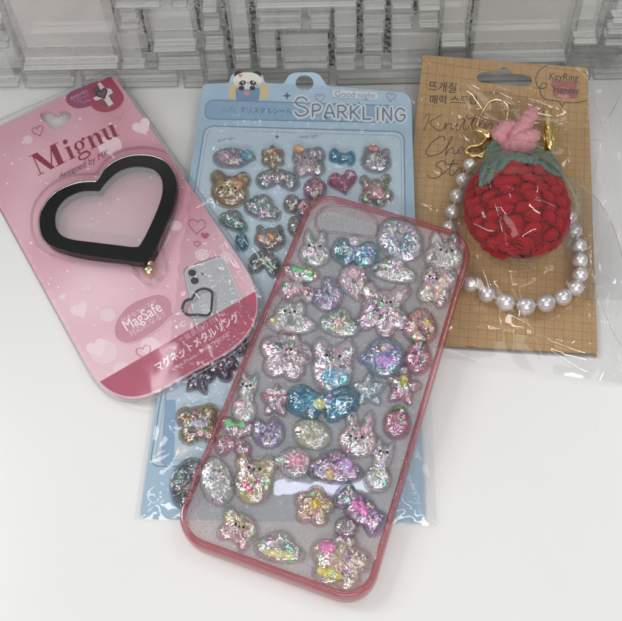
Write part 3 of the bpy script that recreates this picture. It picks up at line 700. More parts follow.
# the wordmark
pr = Print('logo_lettering', SP, pink); WINE = s2l(150, 40, 74)
ex = (Vector((114.5, 138)) - Vector((38, 176)))/4.12; ey = Vector((-8.8, -19.5))
def gp(x, y): q = Vector((38, 176)) + ex*x + ey*y; return (q.x, q.y)
def gq(pts): pr.poly([gp(*p_) for p_ in pts], WINE)
def gr(x0, y0, x1, y1): gq([(x0, y0), (x1, y0), (x1, y1), (x0, y1)])
gr(.14, .0, .19, .97); gq([(.1, 1), (.42, 1), (.92, .0), (.68, .0)]); gq([(.72, .02), (.78, .0), (1.2, 1), (1.14, 1)]); gr(1.1, .02, 1.4, .99)
gr(0, 0, .34, .035); gr(.96, 0, 1.54, .035); gr(-.02, .965, .3, 1.0); gr(1.12, .965, 1.54, 1.)
def let_i(x): gr(x+.1, .02, x+.29, .6); gr(x, 0, x+.39, .03); gr(x-.0, .58, x+.27, .61); pr.poly([gp(x+.19+.12*math.cos(t*.4), .85+.11*math.sin(t*.4)) for t in range(16)], WINE)
let_i(1.68)
def ring(cx_, cy_, rx, ry, tx, ty, n=28):
    pr.poly([gp(cx_+rx*math.cos(2*PI*i/n), cy_+ry*math.sin(2*PI*i/n)) for i in range(n)], WINE, holes=[[gp(cx_+(rx-tx)*math.cos(2*PI*i/n), cy_+(ry-ty)*math.sin(2*PI*i/n)) for i in range(n)][::-1]])
ring(2.42, .40, .26, .22, .14, .04); ring(2.44, -.12, .33, .17, .09, .06)
gq([(2.22, .22), (2.32, .2), (2.3, .08), (2.66, .06), (2.72, -.02), (2.3, -.0), (2.2, .1)]); pr.poly([gp(2.72+.08*math.cos(t*.5), .6+.07*math.sin(t*.5)) for t in range(13)], WINE); gq([(2.56, .55), (2.7, .64), (2.72, .6), (2.6, .5)])
def let_n(x):
    gr(x+.08, .02, x+.26, .6); gr(x, 0, x+.34, .03); gr(x-.02, .58, x+.24, .61)
    gq([(x+.26, .42), (x+.36, .56), (x+.48, .62), (x+.6, .58), (x+.67, .45), (x+.67, .02), (x+.49, .02), (x+.49, .45), (x+.44, .54), (x+.36, .52), (x+.26, .38)]); gr(x+.41, 0, x+.75, .03)
let_n(2.86)
x = 3.66
gr(x+.06, .15, x+.24, .6); gr(x-.03, .58, x+.2, .61); gr(x+.45, .02, x+.63, .6); gr(x+.38, .58, x+.6, .61); gr(x+.5, 0, x+.72, .03)
gq([(x+.06, .2), (x+.1, .06), (x+.22, .0), (x+.34, .02), (x+.47, .14), (x+.47, .18), (x+.34, .08), (x+.26, .1), (x+.24, .2)])
pr.text('designed by MK', (60, 180), (109, 155.5), s2l(128, 84, 104), shear=.35, ys=1.05)
pr.done()
# heart ring loops (photo pixels)
HO = smoothpts([(97, 181), (104, 170), (116, 161), (131, 156), (150, 156), (165, 161.5), (174, 173), (176.5, 187), (173, 206), (164, 229), (155, 250), (147, 261), (138, 262), (110, 258.5), (82, 254.5), (62, 249.5), (47, 243), (40.5, 231), (40, 216), (46, 203), (58, 191), (76, 183.5), (90, 182)], True, 5)
HI = smoothpts([(99, 190.5), (105, 183), (117, 172), (133, 166.5), (150, 168), (159, 174.5), (162.5, 184), (161, 199), (152, 222), (141, 243.5), (135, 247), (120, 245.5), (95, 242.5), (70, 239), (59, 233), (55, 222), (57, 209), (66, 198), (80, 191.5), (93, 190.5)], True, 5)
bl = [(98, 175), (106, 164), (118, 155), (134, 150.5), (153, 150.5), (170, 157), (180, 170), (182.5, 188), (179, 210), (169, 234), (162, 251), (165, 264), (162, 276), (154, 282), (144, 282), (137, 276), (134, 268), (108, 265), (80, 261), (59, 256), (42, 248.5), (34.5, 234), (34, 214), (41, 198), (55, 185), (74, 177.5), (90, 176)]
BLs = smoothpts(bl, True, 5)
M_BLI = film_mat('blister_plastic', (.95, .94, .95), 1.3, .05, .15, .8)
bm = bmesh.new(); base = []; topr = []; lip = []
cxy = Vector((108, 218))
for (x, y) in BLs:
    q = Vector((x, y)); d = (q-cxy).normalized()
    a = SP(*(q + d*3.5)); a.z += .03; base.append(bm.verts.new(a))
    b2 = SP(*(q)); b2.z += .06; topr.append(bm.verts.new(b2))
    y2 = y
    b3 = SP(x - d.x*1.5, y + 6); b3.z += .62; lip.append(bm.verts.new(b3))
n_ = len(base)
for A_, B_ in ((base, topr), (topr, lip)):
    for i in range(n_): bm.faces.new((A_[i], A_[(i+1) % n_], B_[(i+1) % n_], B_[i]))
o = bm_done('blister', bm, M_BLI, pink)
# clear over-sleeve edge that runs round the card
sl = roundpoly([(-39, 138), (114, 69.5), (290, 322), (115, 421)], [3, 9, 76, 58], n=14)
bm = fill2d([sl]); 
for v in bm.verts: q = SP(v.co.x, v.co.y); q.z += .05; v.co = q
M_SLV = film_mat('card_sleeve', (.975, .975, .98), .4, .012, .015, .5, .06)
SLV_PTS = sl
bm.free()
sgx = []
V = []; F = []; nx_, ny_ = 70, 70
def bilin(c4, u, v): return tuple(lerp(lerp(c4[0][k], c4[1][k], u), lerp(c4[3][k], c4[2][k], u), v) for k in (0, 1))
bm = bmesh.new(); grid = {}
for j in range(ny_+1):
    for i in range(nx_+1):
        x, y = lerp(-45, 292, i/nx_), lerp(66, 424, j/ny_)
        if inside((x, y), sl) and not inside((x, y), BLs):
            q = SP(x, y); wr = noise.fractal(Vector((x*.02, y*.02, 3)), 1, 2, 3)
            edge = clamp((x-150)/80)*clamp((y-200)/60)
            rid = (1-abs(noise.noise(Vector(((x+y)*.035, (x-y)*.08, 9)))))**5
            q.z += .07 + .006*abs(wr) + edge*clamp((x-205)/30)*.07*rid
            grid[i, j] = bm.verts.new(q)
for (i, j), v in list(grid.items()):
    if all(k in grid for k in ((i+1, j), (i+1, j+1), (i, j+1))): bm.faces.new((v, grid[i+1, j], grid[i+1, j+1], grid[i, j+1]))
bm_done('clear_sleeve', bm, M_SLV, pink)
# thin raised rim of the sleeve
bm = bmesh.new(); pts = [SP(x, y) + Vector((0, 0, .02)) for x, y in sl]; tube(bm, pts + [pts[0]], .035, 6); bm_done('sleeve_seam', bm, film_mat('seam_plastic', (.8, .8, .82), 1.5, .12, .1), pink)
tp = roundpoly([(x, y) for x, y in HO], 0)
def SRH(px, py, h):
    d = ray(px, py); o_ = Vector((0, 0, CAMH)); q0 = pA + pn*h*(1 if pn.z > 0 else -1); t = (q0-o_).dot(pn)/d.dot(pn); return o_ + d*t
o = sheet('blister_top', [HI], lambda x, y: SRH(x, y, .62), 0, film_mat('blister_window', (.95, .95, .95), 1.2, .27, .08, .5, .05), pink, cut=False)
# the black ring itself
ring_t = thing('heart_ring', 'black glossy heart-shaped phone ring held in the pink package', 'phone ring')
M_BLK = simple('black_enamel', (.006, .0065, .007), .22, coat=.25, spec=.35)
o = sheet('heart_band', [HO, HI[::-1]], lambda x, y: (lambda q: Vector((q.x, q.y, q.z)))(SP(x, y+0)), .34, M_BLK, ring_t, cut=False, bevel=.06)
def SR(px, py, h):
    d = ray(px, py); o_ = Vector((0, 0, CAMH)); q0 = pA + pn*h*(1 if pn.z > 0 else -1); t = (q0-o_).dot(pn)/d.dot(pn); return o_ + d*t
bpy.data.objects.remove(o)
o = sheet('heart_band', [HO, HI[::-1]], lambda x, y: SR(x, y, .66), .40, M_BLK, ring_t, cut=False, bevel=.06)
# polished inner wall line and hinge pin
M_GOLD = simple('gold_metal', (.86, .60, .28), .2, 1.)
M_STEEL = simple('polished_steel', (.7, .66, .62), .18, 1.)
bm = bmesh.new(); pts = [SR(x, y, .24) for x, y in HO]; tube(bm, pts+[pts[0]], .06, 6); bm_done('steel_edge', bm, M_STEEL, ring_t)
bm = bmesh.new(); ball(bm, SR(149, 271, .35), .26, (1, 1, .9)); ball(bm, SR(149, 263, .38), .16); bm_done('hinge_pin', bm, simple('pale_gold', (.80, .66, .45), .22, 1.), ring_t)

# ================================================================== kraft card with the strawberry
def zK(py): return .25 + .45*clamp((350-py)/290) + (1.55*clamp((130-py)/75)**1.4 if py < 130 else 0)
def SK(px, py): return U(px, py, zK(py))
kraft = thing('kraft_card', 'brown kraft paper hanger card with square grid and handwritten lettering', 'card')
m, nt, out = mat('kraft_paper')
p = N(nt, 'ShaderNodeBsdfPrincipled'); p.inputs['Roughness'].default_value = .75
tc = N(nt, 'ShaderNodeTexCoord'); mp = N(nt, 'ShaderNodeMapping'); mp.inputs['Rotation'].default_value = (0, 0, math.radians(7.5)); L(nt, tc.outputs['Object'], mp.inputs[0])
br = N(nt, 'ShaderNodeTexBrick'); br.offset = 0; br.inputs['Scale'].default_value = 1; br.inputs['Brick Width'].default_value = .36; br.inputs['Row Height'].default_value = .36; br.inputs['Mortar Size'].default_value = .008; br.inputs['Mortar Smooth'].default_value = .3
br.inputs['Color1'].default_value = rgb(s2l(196, 160, 112)); br.inputs['Color2'].default_value = rgb(s2l(196, 160, 112)); br.inputs['Mortar'].default_value = rgb(s2l(150, 112, 70)); L(nt, mp.outputs[0], br.inputs['Vector'])
nz = N(nt, 'ShaderNodeTexNoise'); nz.inputs['Scale'].default_value = 9; nz.inputs['Detail'].default_value = 8; L(nt, tc.outputs['Object'], nz.inputs[0])
mx = N(nt, 'ShaderNodeMix', data_type='RGBA', blend_type='MULTIPLY'); mx.inputs[0].default_value = 1
cr = N(nt, 'ShaderNodeValToRGB'); cr.color_ramp.elements[0].position = .3; cr.color_ramp.elements[0].color = (.88, .88, .88, 1); cr.color_ramp.elements[1].position = .7; cr.color_ramp.elements[1].color = (1.0, 1.0, 1.0, 1)
L(nt, nz.outputs[0], cr.inputs[0]); L(nt, br.outputs[0], mx.inputs[6]); L(nt, cr.outputs[0], mx.inputs[7]); L(nt, mx.outputs[2], p.inputs['Base Color']); L(nt, p.outputs[0], out.inputs[0])
M_KRAFT = m
eh = smoothpts([(477, 77), (480, 73.5), (488, 71.5), (495, 71.5), (499, 69), (504, 67.5), (509, 70), (513, 73.8), (523, 74.6), (530, 77), (532, 81.5), (529, 85.5), (520, 85.8), (500, 84.5), (483, 82.8), (478, 80.5)], True, 4)
kl = roundpoly([(423, 55), (587.5, 68), (597.5, 353), (391, 342)], [1, 2, 3, 1])
sheet('paper_card', [kl, eh[::-1]], SK, .10, M_KRAFT, kraft)
# dark grey strip just below the card's lower edge
sheet('lower_strip', [[(393, 345), (597, 357), (596, 350), (393, 338)]], lambda x, y: U(x, y, .08), .04, simple('dark_grey', (.35, .33, .31), .7), kraft)
pr = Print('handwritten_lettering', SK, kraft); IK = s2l(58, 42, 34)
pr.text('뜨개질', (428, 90.2), (455.5, 92.5), IK, shear=.08, ys=1.1, off=.01); pr.text('매력 스트랩', (429.5, 103.2), (476, 103.8), IK, shear=.08, ys=.98, off=.01)
INK2 = s2l(88, 62, 44)
def script(x, y, sc, strokes, wd=.75):
    for st in strokes: pr.ribbon([(x + a*sc, y - b_*sc) for a, b_ in st], wd, INK2, smooth=5)
sc = 15
script(423, 130, sc, [[(.1, .75), (.25, 1.0), (.45, 1.02), (.3, .5), (.05, -.05)], [(1.35, 1.05), (.9, .8), (.45, .5), (.75, .15), (1.05, -.05), (1.3, .05), (1.5, .4), (1.55, .45), (1.45, .0), (1.6, .3), (1.85, .45), (1.88, .2), (1.85, .0), (2.1, .15), (2.3, .42), (2.22, .05), (2.4, .0), (2.75, .6), (2.95, 1.0), (2.7, .3), (2.75, .0), (3.0, .1), (3.3, .6), (3.5, 1.0), (3.25, .3), (3.35, .0), (3.6, .15), (3.85, .45), (3.75, .05), (3.95, .05), (4.2, .42), (4.15, .02), (4.4, .35), (4.6, .42), (4.6, .05), (4.85, .1), (5.2, .42), (5.0, .45), (4.9, .2), (5.1, .08), (5.35, .42), (5.2, -.3), (5.0, -.55), (4.9, -.35), (5.5, .1)], [(2.55, .72), (3.75, .78)], [(3.98, .72), (4.02, .74)], [(2.33, .66), (2.36, .68)]])
script(426, 154, sc, [[(1.2, .85), (1.25, 1.1), (.95, 1.15), (.35, .7), (.0, .15), (.2, -.15), (.75, -.05), (1.15, .2), (1.7, .9), (1.72, 1.15), (1.55, .9), (1.3, -.1), (1.55, .3), (1.8, .4), (1.82, .05), (2.0, .02), (2.45, .4), (2.3, .42), (2.1, .15), (2.3, .02), (2.6, .4), (2.55, .05), (2.8, .1), (3.1, .45), (3.25, .38), (3.2, .05), (3.5, .3), (3.7, .4), (3.7, .05), (3.95, .35), (4.1, .4), (4.1, .05), (4.4, .1)]])
script(427, 176, sc, [[(1.25, .75), (1.2, .98), (.85, .95), (.6, .7), (.95, .4), (.95, .05), (.55, -.15), (.1, -.08), (.1, .1)], [(1.0, .1), (1.45, .5), (1.8, 1.1), (1.5, .35), (1.55, .02), (1.8, .1), (2.1, .5), (2.3, .42), (2.2, .05), (2.4, .1), (2.8, .42), (2.6, .42), (2.5, .12), (2.75, .05), (3.0, .42), (3.0, .08), (3.3, .12)], [(1.3, .75), (2.1, .82)]])
pr.done()
pr = Print('corner_caption', SK, kraft)
for (x0, y0, x1, y1) in ((551, 84.3, 577, 86.2), (553.5, 93, 578, 94.3)): pr.poly(roundpoly([(x0, y0-4.5), (x1, y1-4.5), (x1, y1+4.8), (x0, y0+4.8)], 4.4), s2l(172, 96, 88))
pr.text('KeyRing', (549, 79.8), (578, 81.2), IK, shear=.12, ys=1.15); pr.text('Hanger', (553, 92.8), (579, 94.4), IK, shear=.12, ys=1.15)
pr.ribbon([(547, 65.5), (540, 70), (536, 77), (536.5, 84), (540, 88.5), (546, 87.5), (546.5, 84), (542.5, 83.5), (540, 88.5), (541, 95), (546, 99.5), (555, 101), (559.5, 102.5), (562, 107), (564.5, 103), (575, 103), (586, 101)], .8, IK, smooth=5)
pr.done()

# the strawberry key ring
straw = thing('strawberry_keyring', 'red knitted strawberry key ring with pearl strap on the kraft card', 'key ring')
BC = U(517, 210, 1.6); BA, BBv, BCc = 1.84, 2.2, 1.25
def prof(v):  # half width by height, v -1 (tip) .. 1 (leaf end)
    return math.sqrt(max(0, 1 - abs(v)**(2.3))) * (1 + .07*v)
def bpt(v, phi, off=0.):
    r = prof(v); return BC + Vector((math.sin(phi)*(BA*r+off), BBv*v + .0, math.cos(phi)*(BCc*r+off*.9)))
M_RED = simple('red_yarn', s2l(190, 16, 34), .9, sheen=0.02, bump=1., bscale=38., var=.3)
M_RED_IN = simple('red_yarn_core', (.32, .01, .02), .95)
M_GRN = simple('green_yarn', s2l(122, 148, 134), .9, sheen=.05, bump=1., bscale=38., var=.2)
M_PNKY = simple('pink_yarn', s2l(236, 168, 176), .9, sheen=.1, bump=1., bscale=40., var=.15)
bm = bmesh.new(); nu, nv = 36, 24; rows = []
for j in range(nv+1):
    v = -1 + 2*j/nv; rows.append([bm.verts.new(bpt(v, 2*PI*i/nu, -.08)) for i in range(nu)])
for j in range(nv):
    for i in range(nu): bm.faces.new((rows[j][i], rows[j][(i+1) % nu], rows[j+1][(i+1) % nu], rows[j+1][i]))
body = bm_done('berry_body', bm, M_RED_IN, straw)
bm = bmesh.new(); rr = random.Random(5); nrow = 10
for j in range(nrow):
    v0 = -.94 + 1.78*j/(nrow-1); r0 = max(.22, prof(v0)); cnt = max(5, int(round(17*r0)))
    for i in range(cnt):
        ph0 = 2*PI*(i + .5*(j % 2) + .13*j)/cnt + rr.uniform(-.12, .12); ph0 = (ph0+PI) % (2*PI) - PI
        if abs(ph0) > 2.0: continue
        v = max(-.96, min(.93, v0 + rr.uniform(-.03, .03) + .06*math.sin(ph0*2)))
        sa = (2*PI/cnt)*BA*r0*.6; tilt = rr.uniform(.3, 1.1)*(1 if (j % 2) else -1) + rr.uniform(-.25, .25); ct, st_ = math.cos(tilt), math.sin(tilt)
        fat = rr.uniform(.85, 1.2)
        for k in range(7):
            q = (k-3)/3; pts = []; rad = []
            for t in range(8):
                a = t/7*2-1; lx = a*sa*(1-.3*q*q) ; ly = q*.2*fat*(1-.6*a*a) + .03*math.sin(a*3+k)
                ax, ay = ct*lx - st_*ly, st_*lx*.55 + ct*ly
                vv = max(-.985, min(.97, v + ay/BBv)); rr_ = max(.3, prof(vv)); ph_ = ph0 + ax/(BA*rr_)
                hgt = -.03 + .24*fat*math.sqrt(max(0, 1-a*a*.9))*math.sqrt(max(.05, 1-.62*q*q))
                pts.append(bpt(vv, ph_, hgt + rr.uniform(-.015, .015))); rad.append(.052*(1-.35*a*a)+.006)
            tube(bm, pts, rad, 6)
bm_done('crochet_stitches', bm, M_RED, body)
def hitb(px, py, off=.2):
    """point where the line of sight meets the berry (or the level of its flank beyond it)"""
    d = ray(px, py); o_ = Vector((0, 0, CAMH)) - BC
    A_ = Vector((d.x/(BA+off), d.y/(BBv+off), d.z/(BCc+off))); O_ = Vector((o_.x/(BA+off), o_.y/(BBv+off), o_.z/(BCc+off)))
    a = A_.dot(A_); b_ = 2*A_.dot(O_); c_ = O_.dot(O_)-1; D = b_*b_-4*a*c_
    if D <= 0: return U(px, py, 1.5+off)
    t = (-b_-math.sqrt(D))/(2*a); return Vector((0, 0, CAMH)) + d*t
def hitz(px, py, off=.55):
    d = ray(px, py); o_ = Vector((0, 0, CAMH)) - BC
    A_ = Vector((d.x/(BA+off), d.y/(BBv+off), d.z/(BCc+off*.9))); O_ = Vector((o_.x/(BA+off), o_.y/(BBv+off), o_.z/(BCc+off*.9)))
    a = A_.dot(A_); b_ = 2*A_.dot(O_); c_ = O_.dot(O_)-1; D = b_*b_-4*a*c_
    if D <= 0: return 0
    t = (-b_-math.sqrt(D))/(2*a); return CAMH + d.z*t
def knit(bm, p0, p1, off, rad=.07, wob=1.1, seed=0):
    r_ = random.Random(seed); n = max(6, int(math.dist(p0, p1)/1.2)); pts = []
    e = Vector(p1)-Vector(p0); nn = Vector((-e.y, e.x)).normalized()
    for i in range(n+1):
        t = i/n; q = Vector(p0) + e*t + nn*wob*math.sin(t*n*1.15+seed)
        P = hitb(q.x, q.y, off + .05*math.cos(t*n*1.15*.9+seed)); pts.append(P)
    tube(bm, pts, rad, 6)
bm = bmesh.new(); s_ = 0
def leafband(bm, pa, pb, wa, wb, off=.26):
    """yarn rows across a tapering leaf from pa to pb"""
    global s_
    a, b_ = Vector(pa), Vector(pb); e = b_-a; nn = Vector((-e.y, e.x)).normalized(); n = int(e.length/2.6)
    for i in range(n+1):
        t = i/n; w2 = lerp(wa, wb, t)*(1-.0*t)*math.sqrt(max(.05, 1-(t**3)))
        c_ = a + e*t; s_ += 1
        knit(bm, tuple(c_-nn*w2/2), tuple(c_+nn*w2/2), off, .095, 1.7, s_)
leafband(bm, (499, 153), (481, 185), 24, 12)
leafband(bm, (492, 151), (526, 152), 20, 18, .3); leafband(bm, (520, 153), (551, 160), 18, 13, .3); leafband(bm, (544, 158), (561, 176), 15, 8, .26); leafband(bm, (505, 158), (490, 168), 14, 16, .28)
bm_done('leaf_cap', bm, M_GRN, straw)
# pink chenille tail
bm = bmesh.new()
TAIL = []
def fluff(pts, r0, zz):
    P = smoothpts(pts, n=5); k = len(P)
    for i, (x, y) in enumerate(P):
        t = i/(k-1); rad = r0*(.8+.35*math.sin(PI*t))*(1+.12*random.uniform(-1, 1))
        c_ = U(x, y, zz + .15*math.sin(PI*t))
        M_ = Matrix.Translation(c_); TAIL.append((c_, rad))
        res = bmesh.ops.create_icosphere(bm, subdivisions=3, radius=rad, matrix=M_)
        for v in res['verts']:
            d = v.co-c_; v.co = c_ + d*(1+.26*noise.noise(v.co*5.)+.16*noise.noise(v.co*12))
fluff([(512, 140), (524, 126), (532, 113)], .27, 1.9); fluff([(503, 142), (500, 134), (508, 128), (516, 130)], .30, 1.8); fluff([(512, 142), (524, 139), (535, 136)], .27, 1.95); fluff([(505, 146), (518, 146), (530, 147)], .26, 1.9)
bm_done('yarn_tail', bm, M_PNKY, straw)
# yarn fuzz on berry, leaves and tail
def fuzz(name, pts_fn, n, m_, ln, parent):
    r_ = random.Random(11); V = []; F = []
    for i in range(n):
        c_, nrm = pts_fn(r_); d = (nrm + Vector((r_.gauss(0, .8), r_.gauss(0, .8), r_.gauss(0, .5)))).normalized()
        s1 = d.cross(Vector((r_.gauss(0, 1), r_.gauss(0, 1), r_.gauss(0, 1)))).normalized()*.006; l_ = ln*r_.uniform(.4, 1)
        k = len(V); e2 = c_ + d*l_*.6 + s1*4; V += [c_-s1, c_+s1, e2+s1, e2-s1, c_ + d*l_ + s1*14*r_.uniform(-1, 1)]
        F += [(k, k+1, k+2, k+3), (k+3, k+2, k+4)]
    mesh(name, V, F, m_, parent, smooth=False)
def fb(r_):
    v = r_.uniform(-.97, .55); ph_ = r_.uniform(-1.8, 1.8); c_ = bpt(v, ph_, .17); return c_, (c_-BC).normalized()
fuzz('yarn_fuzz', fb, 9000, simple('red_fuzz', s2l(198, 24, 40), .9), .13, body)
def fl_(r_):
    c0, rad0 = r_.choice(TAIL); nrm = Vector((r_.gauss(0, 1), r_.gauss(0, 1), abs(r_.gauss(0, 1)))).normalized(); return c0 + nrm*rad0*.95, nrm
fuzz('tail_fuzz', fl_, 2600, simple('pink_fuzz', s2l(240, 178, 186), .9), .16, straw)
# pearls
M_PRL = simple('pearl', (.80, .76, .73), .2, .0, coat=.8, spec=.7)
m, nt, out = mat('pearl_lustre'); p = N(nt, 'ShaderNodeBsdfPrincipled'); lw = N(nt, 'ShaderNodeLayerWeight'); lw.inputs[0].default_value = .35
mx = N(nt, 'ShaderNodeMix', data_type='RGBA'); mx.inputs[6].default_value = (.82, .79, .77, 1); mx.inputs[7].default_value = (.66, .60, .62, 1); L(nt, lw.outputs['Facing'], mx.inputs[0]); L(nt, mx.outputs[2], p.inputs['Base Color'])
p.inputs['Metallic'].default_value = .5; p.inputs['Roughness'].default_value = .26; p.inputs['Coat Weight'].default_value = 1; p.inputs['Coat Roughness'].default_value = .08; L(nt, p.outputs[0], out.inputs[0]); M_PRL = m
beads = [(470, 165, 7.2, 1.5), (463, 180, 7.6, 1.35), (457, 196, 7.8, 1.2), (452, 212, 7.8, 1.1), (449, 228, 7.8, 1.0), (449, 244, 8, 1.0), (452, 260, 8, 1.0), (459, 273, 8.3, 1.0), (471, 284, 8.4, 1.0), (487, 294, 8.9, 1.0), (506, 302, 9.2, 1.0), (526, 306, 9.5, 1.05), (546, 303, 9.3, 1.05), (563, 297, 8.8, 1.05), (575.5, 288, 8.2, 1.1), (580, 275, 7.8, 1.2), (580, 260.5, 7.7, 1.3), (579, 246, 7.6, 1.3), (575, 231, 7.3, 1.3), (570, 217, 7.0, 1.3), (563, 205, 6.6, 1.2)]
for (x, y, r, z) in beads:
    P = U(x, y, z - .3); bm = bmesh.new(); ball(bm, P, r*.0395, u=28, v=18); bm_done('pearl_bead', bm, M_PRL, straw)
bm = bmesh.new(); tube(bm, [U(x, y, z-.3) for x, y, r, z in beads], .04, 6); bm_done('strap_cord', bm, simple('cord', (.6, .57, .55), .5), straw)
# clasp: wire gate, swivel and collar
clasp = bpy.data.objects.new('gold_clasp', None)
bm = bmesh.new()
wire = smoothpts([(475, 131), (479, 119), (485, 107), (491, 101), (499, 100), (506, 104), (508, 112), (506, 122), (502, 133)], n=6)
tube(bm, [U(x, y, zK(y)+.75) for x, y in wire], .075, 8)
g = bm_done('clasp_loop', bm, M_GOLD, straw)
bm = bmesh.new(); tube(bm, [U(x, y, 1.45) for x, y in ((473, 129), (475, 130), (486, 135), (490, 137), (493, 139))], [.1, .2, .24, .2, .1], 12); bm_done('clasp_barrel', bm, M_GOLD, straw)
bm = bmesh.new(); tube(bm, [U(x, y, 1.5) for x, y in smoothpts([(486, 139), (480, 145), (470, 147), (466, 152), (474, 156), (484, 153), (490, 147)], n=5)], .085, 8); tube(bm, [U(468, 152, 1.4), U(482, 157, 1.5), U(487, 152, 1.5)], .1, 8)
bm_done('clasp_swivel', bm, M_GOLD, straw)
M_GOLD2 = simple('bright_gold', (.88, .68, .26), .16, 1., bump=.5, bscale=6)
bm = bmesh.new(); tube(bm, [U(x, y, zK(y)+.7) for x, y in ((546.5, 110), (547, 112), (547.5, 118), (548, 124), (548, 134), (548.5, 142), (549, 149), (549, 151))], [.15, .2, .17, .26, .28, .24, .2, .12], 14)
ball(bm, U(548, 127, 1.85), .1, (1, 1.6, 1)); ball(bm, U(544, 138, 1.8), .07, (1, 2, 1)); ball(bm, U(553, 138, 1.8), .07, (1, 2, 1))
bm_done('gold_end_cap', bm, M_GOLD2, straw)
bm = bmesh.new(); tube(bm, [U(502, 95, zK(95)+.3), U(502.5, 101, zK(101)+1.0), U(503, 108, zK(108)+.3)], .04, 6); bm_done('clear_tag_pin', bm, simple('nylon', (.75, .75, .75), .3), straw)

# ================================================================== the phone case
ZT, ZBo, RH = 1.95, .92, .9
c4 = [U(313, 188, ZT), U(476.5, 235, ZT), U(368, 607, ZBo), U(168.5, 534, ZBo)]
CWd, CHt = 7.1, 14.7
def CU(x, y, dz=0.):  # x 0..CWd from the left, y 0..CHt from the top; corner mapping of the case's own rectangle
    u, v = x/CWd, y/CHt
    p_ = c4[0].lerp(c4[1], u).lerp(c4[3].lerp(c4[2], u), v); p_ = p_.copy(); p_.z += dz; return p_
cn = (c4[1]-c4[0]).cross(c4[3]-c4[0]).normalized(); cn = cn if cn.z > 0 else -cn
PZ = -.16
def SC(px, py):
    d = ray(px, py); o_ = Vector((0, 0, CAMH)); ctr = (c4[0]+c4[1]+c4[2]+c4[3])/4 + Vector((0, 0, PZ)); t = (ctr-o_).dot(cn)/d.dot(cn); return o_ + d*t
case = thing('phone_case', 'clear glitter phone case with red rim covered in puffy charm stickers', 'phone case')
case_ref[0] = case
def rr_loop(inset, r=1.15, n=12):
    """rounded rectangle in case coordinates"""
    out_ = []; r = max(.15, r-inset)
    for (cx_, cy_, a0) in ((inset+r, inset+r, 180), (CWd-inset-r, inset+r, 270), (CWd-inset-r, CHt-inset-r, 0), (inset+r, CHt-inset-r, 90)):
        for i in range(n+1):
            a = math.radians(a0 + 90*i/n); out_.append((cx_+r*math.cos(a), cy_+r*math.sin(a)))
    # subdivide the straights
    res = []
    for i in range(len(out_)):
        a, b_ = out_[i], out_[(i+1) % len(out_)]; d = math.dist(a, b_); k = 24 if d > 1 else 1
        for j in range(k): res.append((lerp(a[0], b_[0], j/k), lerp(a[1], b_[1], j/k)))
    return res
profl = [(.10, -RH+.02), (.03, -RH+.12), (.0, -.5), (.0, -.22), (.03, -.08), (.07, -.012), (.12, -.03), (.16, -.012), (.19, -.03), (.205, -.09), (.215, -.13), (.235, -.12), (.245, -.14), (.255, -.2), (.255, -RH+.05), (.2, -RH+.01)]
bm = bmesh.new(); loops_ = []
for (ins, dz) in profl:
    lp2 = rr_loop(ins); loops_.append([bm.verts.new(CU(x, y, dz + .025*noise.noise(Vector((x*1.3, y*1.3, 2))))) for x, y in lp2])
nl = len(loops_[0])
for k in range(len(loops_)):
    A_, B_ = loops_[k], loops_[(k+1) % len(loops_)]
    for i in range(nl): bm.faces.new((A_[i], A_[(i+1) % nl], B_[(i+1) % nl], B_[i]))
m, nt, out = mat('red_translucent_rubber')
p = N(nt, 'ShaderNodeBsdfPrincipled'); p.inputs['Base Color'].default_value = rgb(s2l(208, 92, 102)); p.inputs['Roughness'].default_value = .12; p.inputs['Coat Weight'].default_value = .6; p.inputs['Subsurface Weight'].default_value = .0
tcr = N(nt, 'ShaderNodeTexCoord'); nr = N(nt, 'ShaderNodeTexNoise'); nr.inputs['Scale'].default_value = 2.2; nr.inputs['Detail'].default_value = 3; L(nt, tcr.outputs['Object'], nr.inputs[0]); brr = N(nt, 'ShaderNodeBump'); brr.inputs['Strength'].default_value = .12; brr.inputs['Distance'].default_value = .12; L(nt, nr.outputs[0], brr.inputs['Height']); L(nt, brr.outputs[0], p.inputs['Normal']); p.inputs['Coat Weight'].default_value = 1.; L(nt, brr.outputs[0], p.inputs['Coat Normal'])
tr = N(nt, 'ShaderNodeBsdfTransparent'); tr.inputs[0].default_value = rgb((.985, .79, .81))
tl = N(nt, 'ShaderNodeBsdfTranslucent'); tl.inputs[0].default_value = rgb(s2l(238, 160, 166))
m1 = N(nt, 'ShaderNodeMixShader'); m1.inputs[0].default_value = .35; L(nt, p.outputs[0], m1.inputs[1]); L(nt, tl.outputs[0], m1.inputs[2])
m2 = N(nt, 'ShaderNodeMixShader'); m2.inputs[0].default_value = .70; L(nt, m1.outputs[0], m2.inputs[1]); L(nt, tr.outputs[0], m2.inputs[2])
lwr = N(nt, 'ShaderNodeLayerWeight'); lwr.inputs[0].default_value = .4; tmx = N(nt, 'ShaderNodeMix', data_type='RGBA'); tmx.inputs[6].default_value = rgb((.995, .88, .895)); tmx.inputs[7].default_value = rgb((.78, .32, .37)); L(nt, lwr.outputs['Facing'], tmx.inputs[0]); L(nt, tmx.outputs[2], tr.inputs[0])
glr = N(nt, 'ShaderNodeBsdfGlossy'); glr.inputs['Roughness'].default_value = .07; sr = schlick(nt, .08); L(nt, brr.outputs[0], glr.inputs['Normal']); L(nt, brr.outputs[0], sr[0].inputs['Normal'])
m3 = N(nt, 'ShaderNodeMixShader'); L(nt, sr[1].outputs[0], m3.inputs[0]); L(nt, m2.outputs[0], m3.inputs[1]); L(nt, glr.outputs[0], m3.inputs[2]); L(nt, m3.outputs[0], out.inputs[0])
bm_done('bumper_rim', bm, m, case)
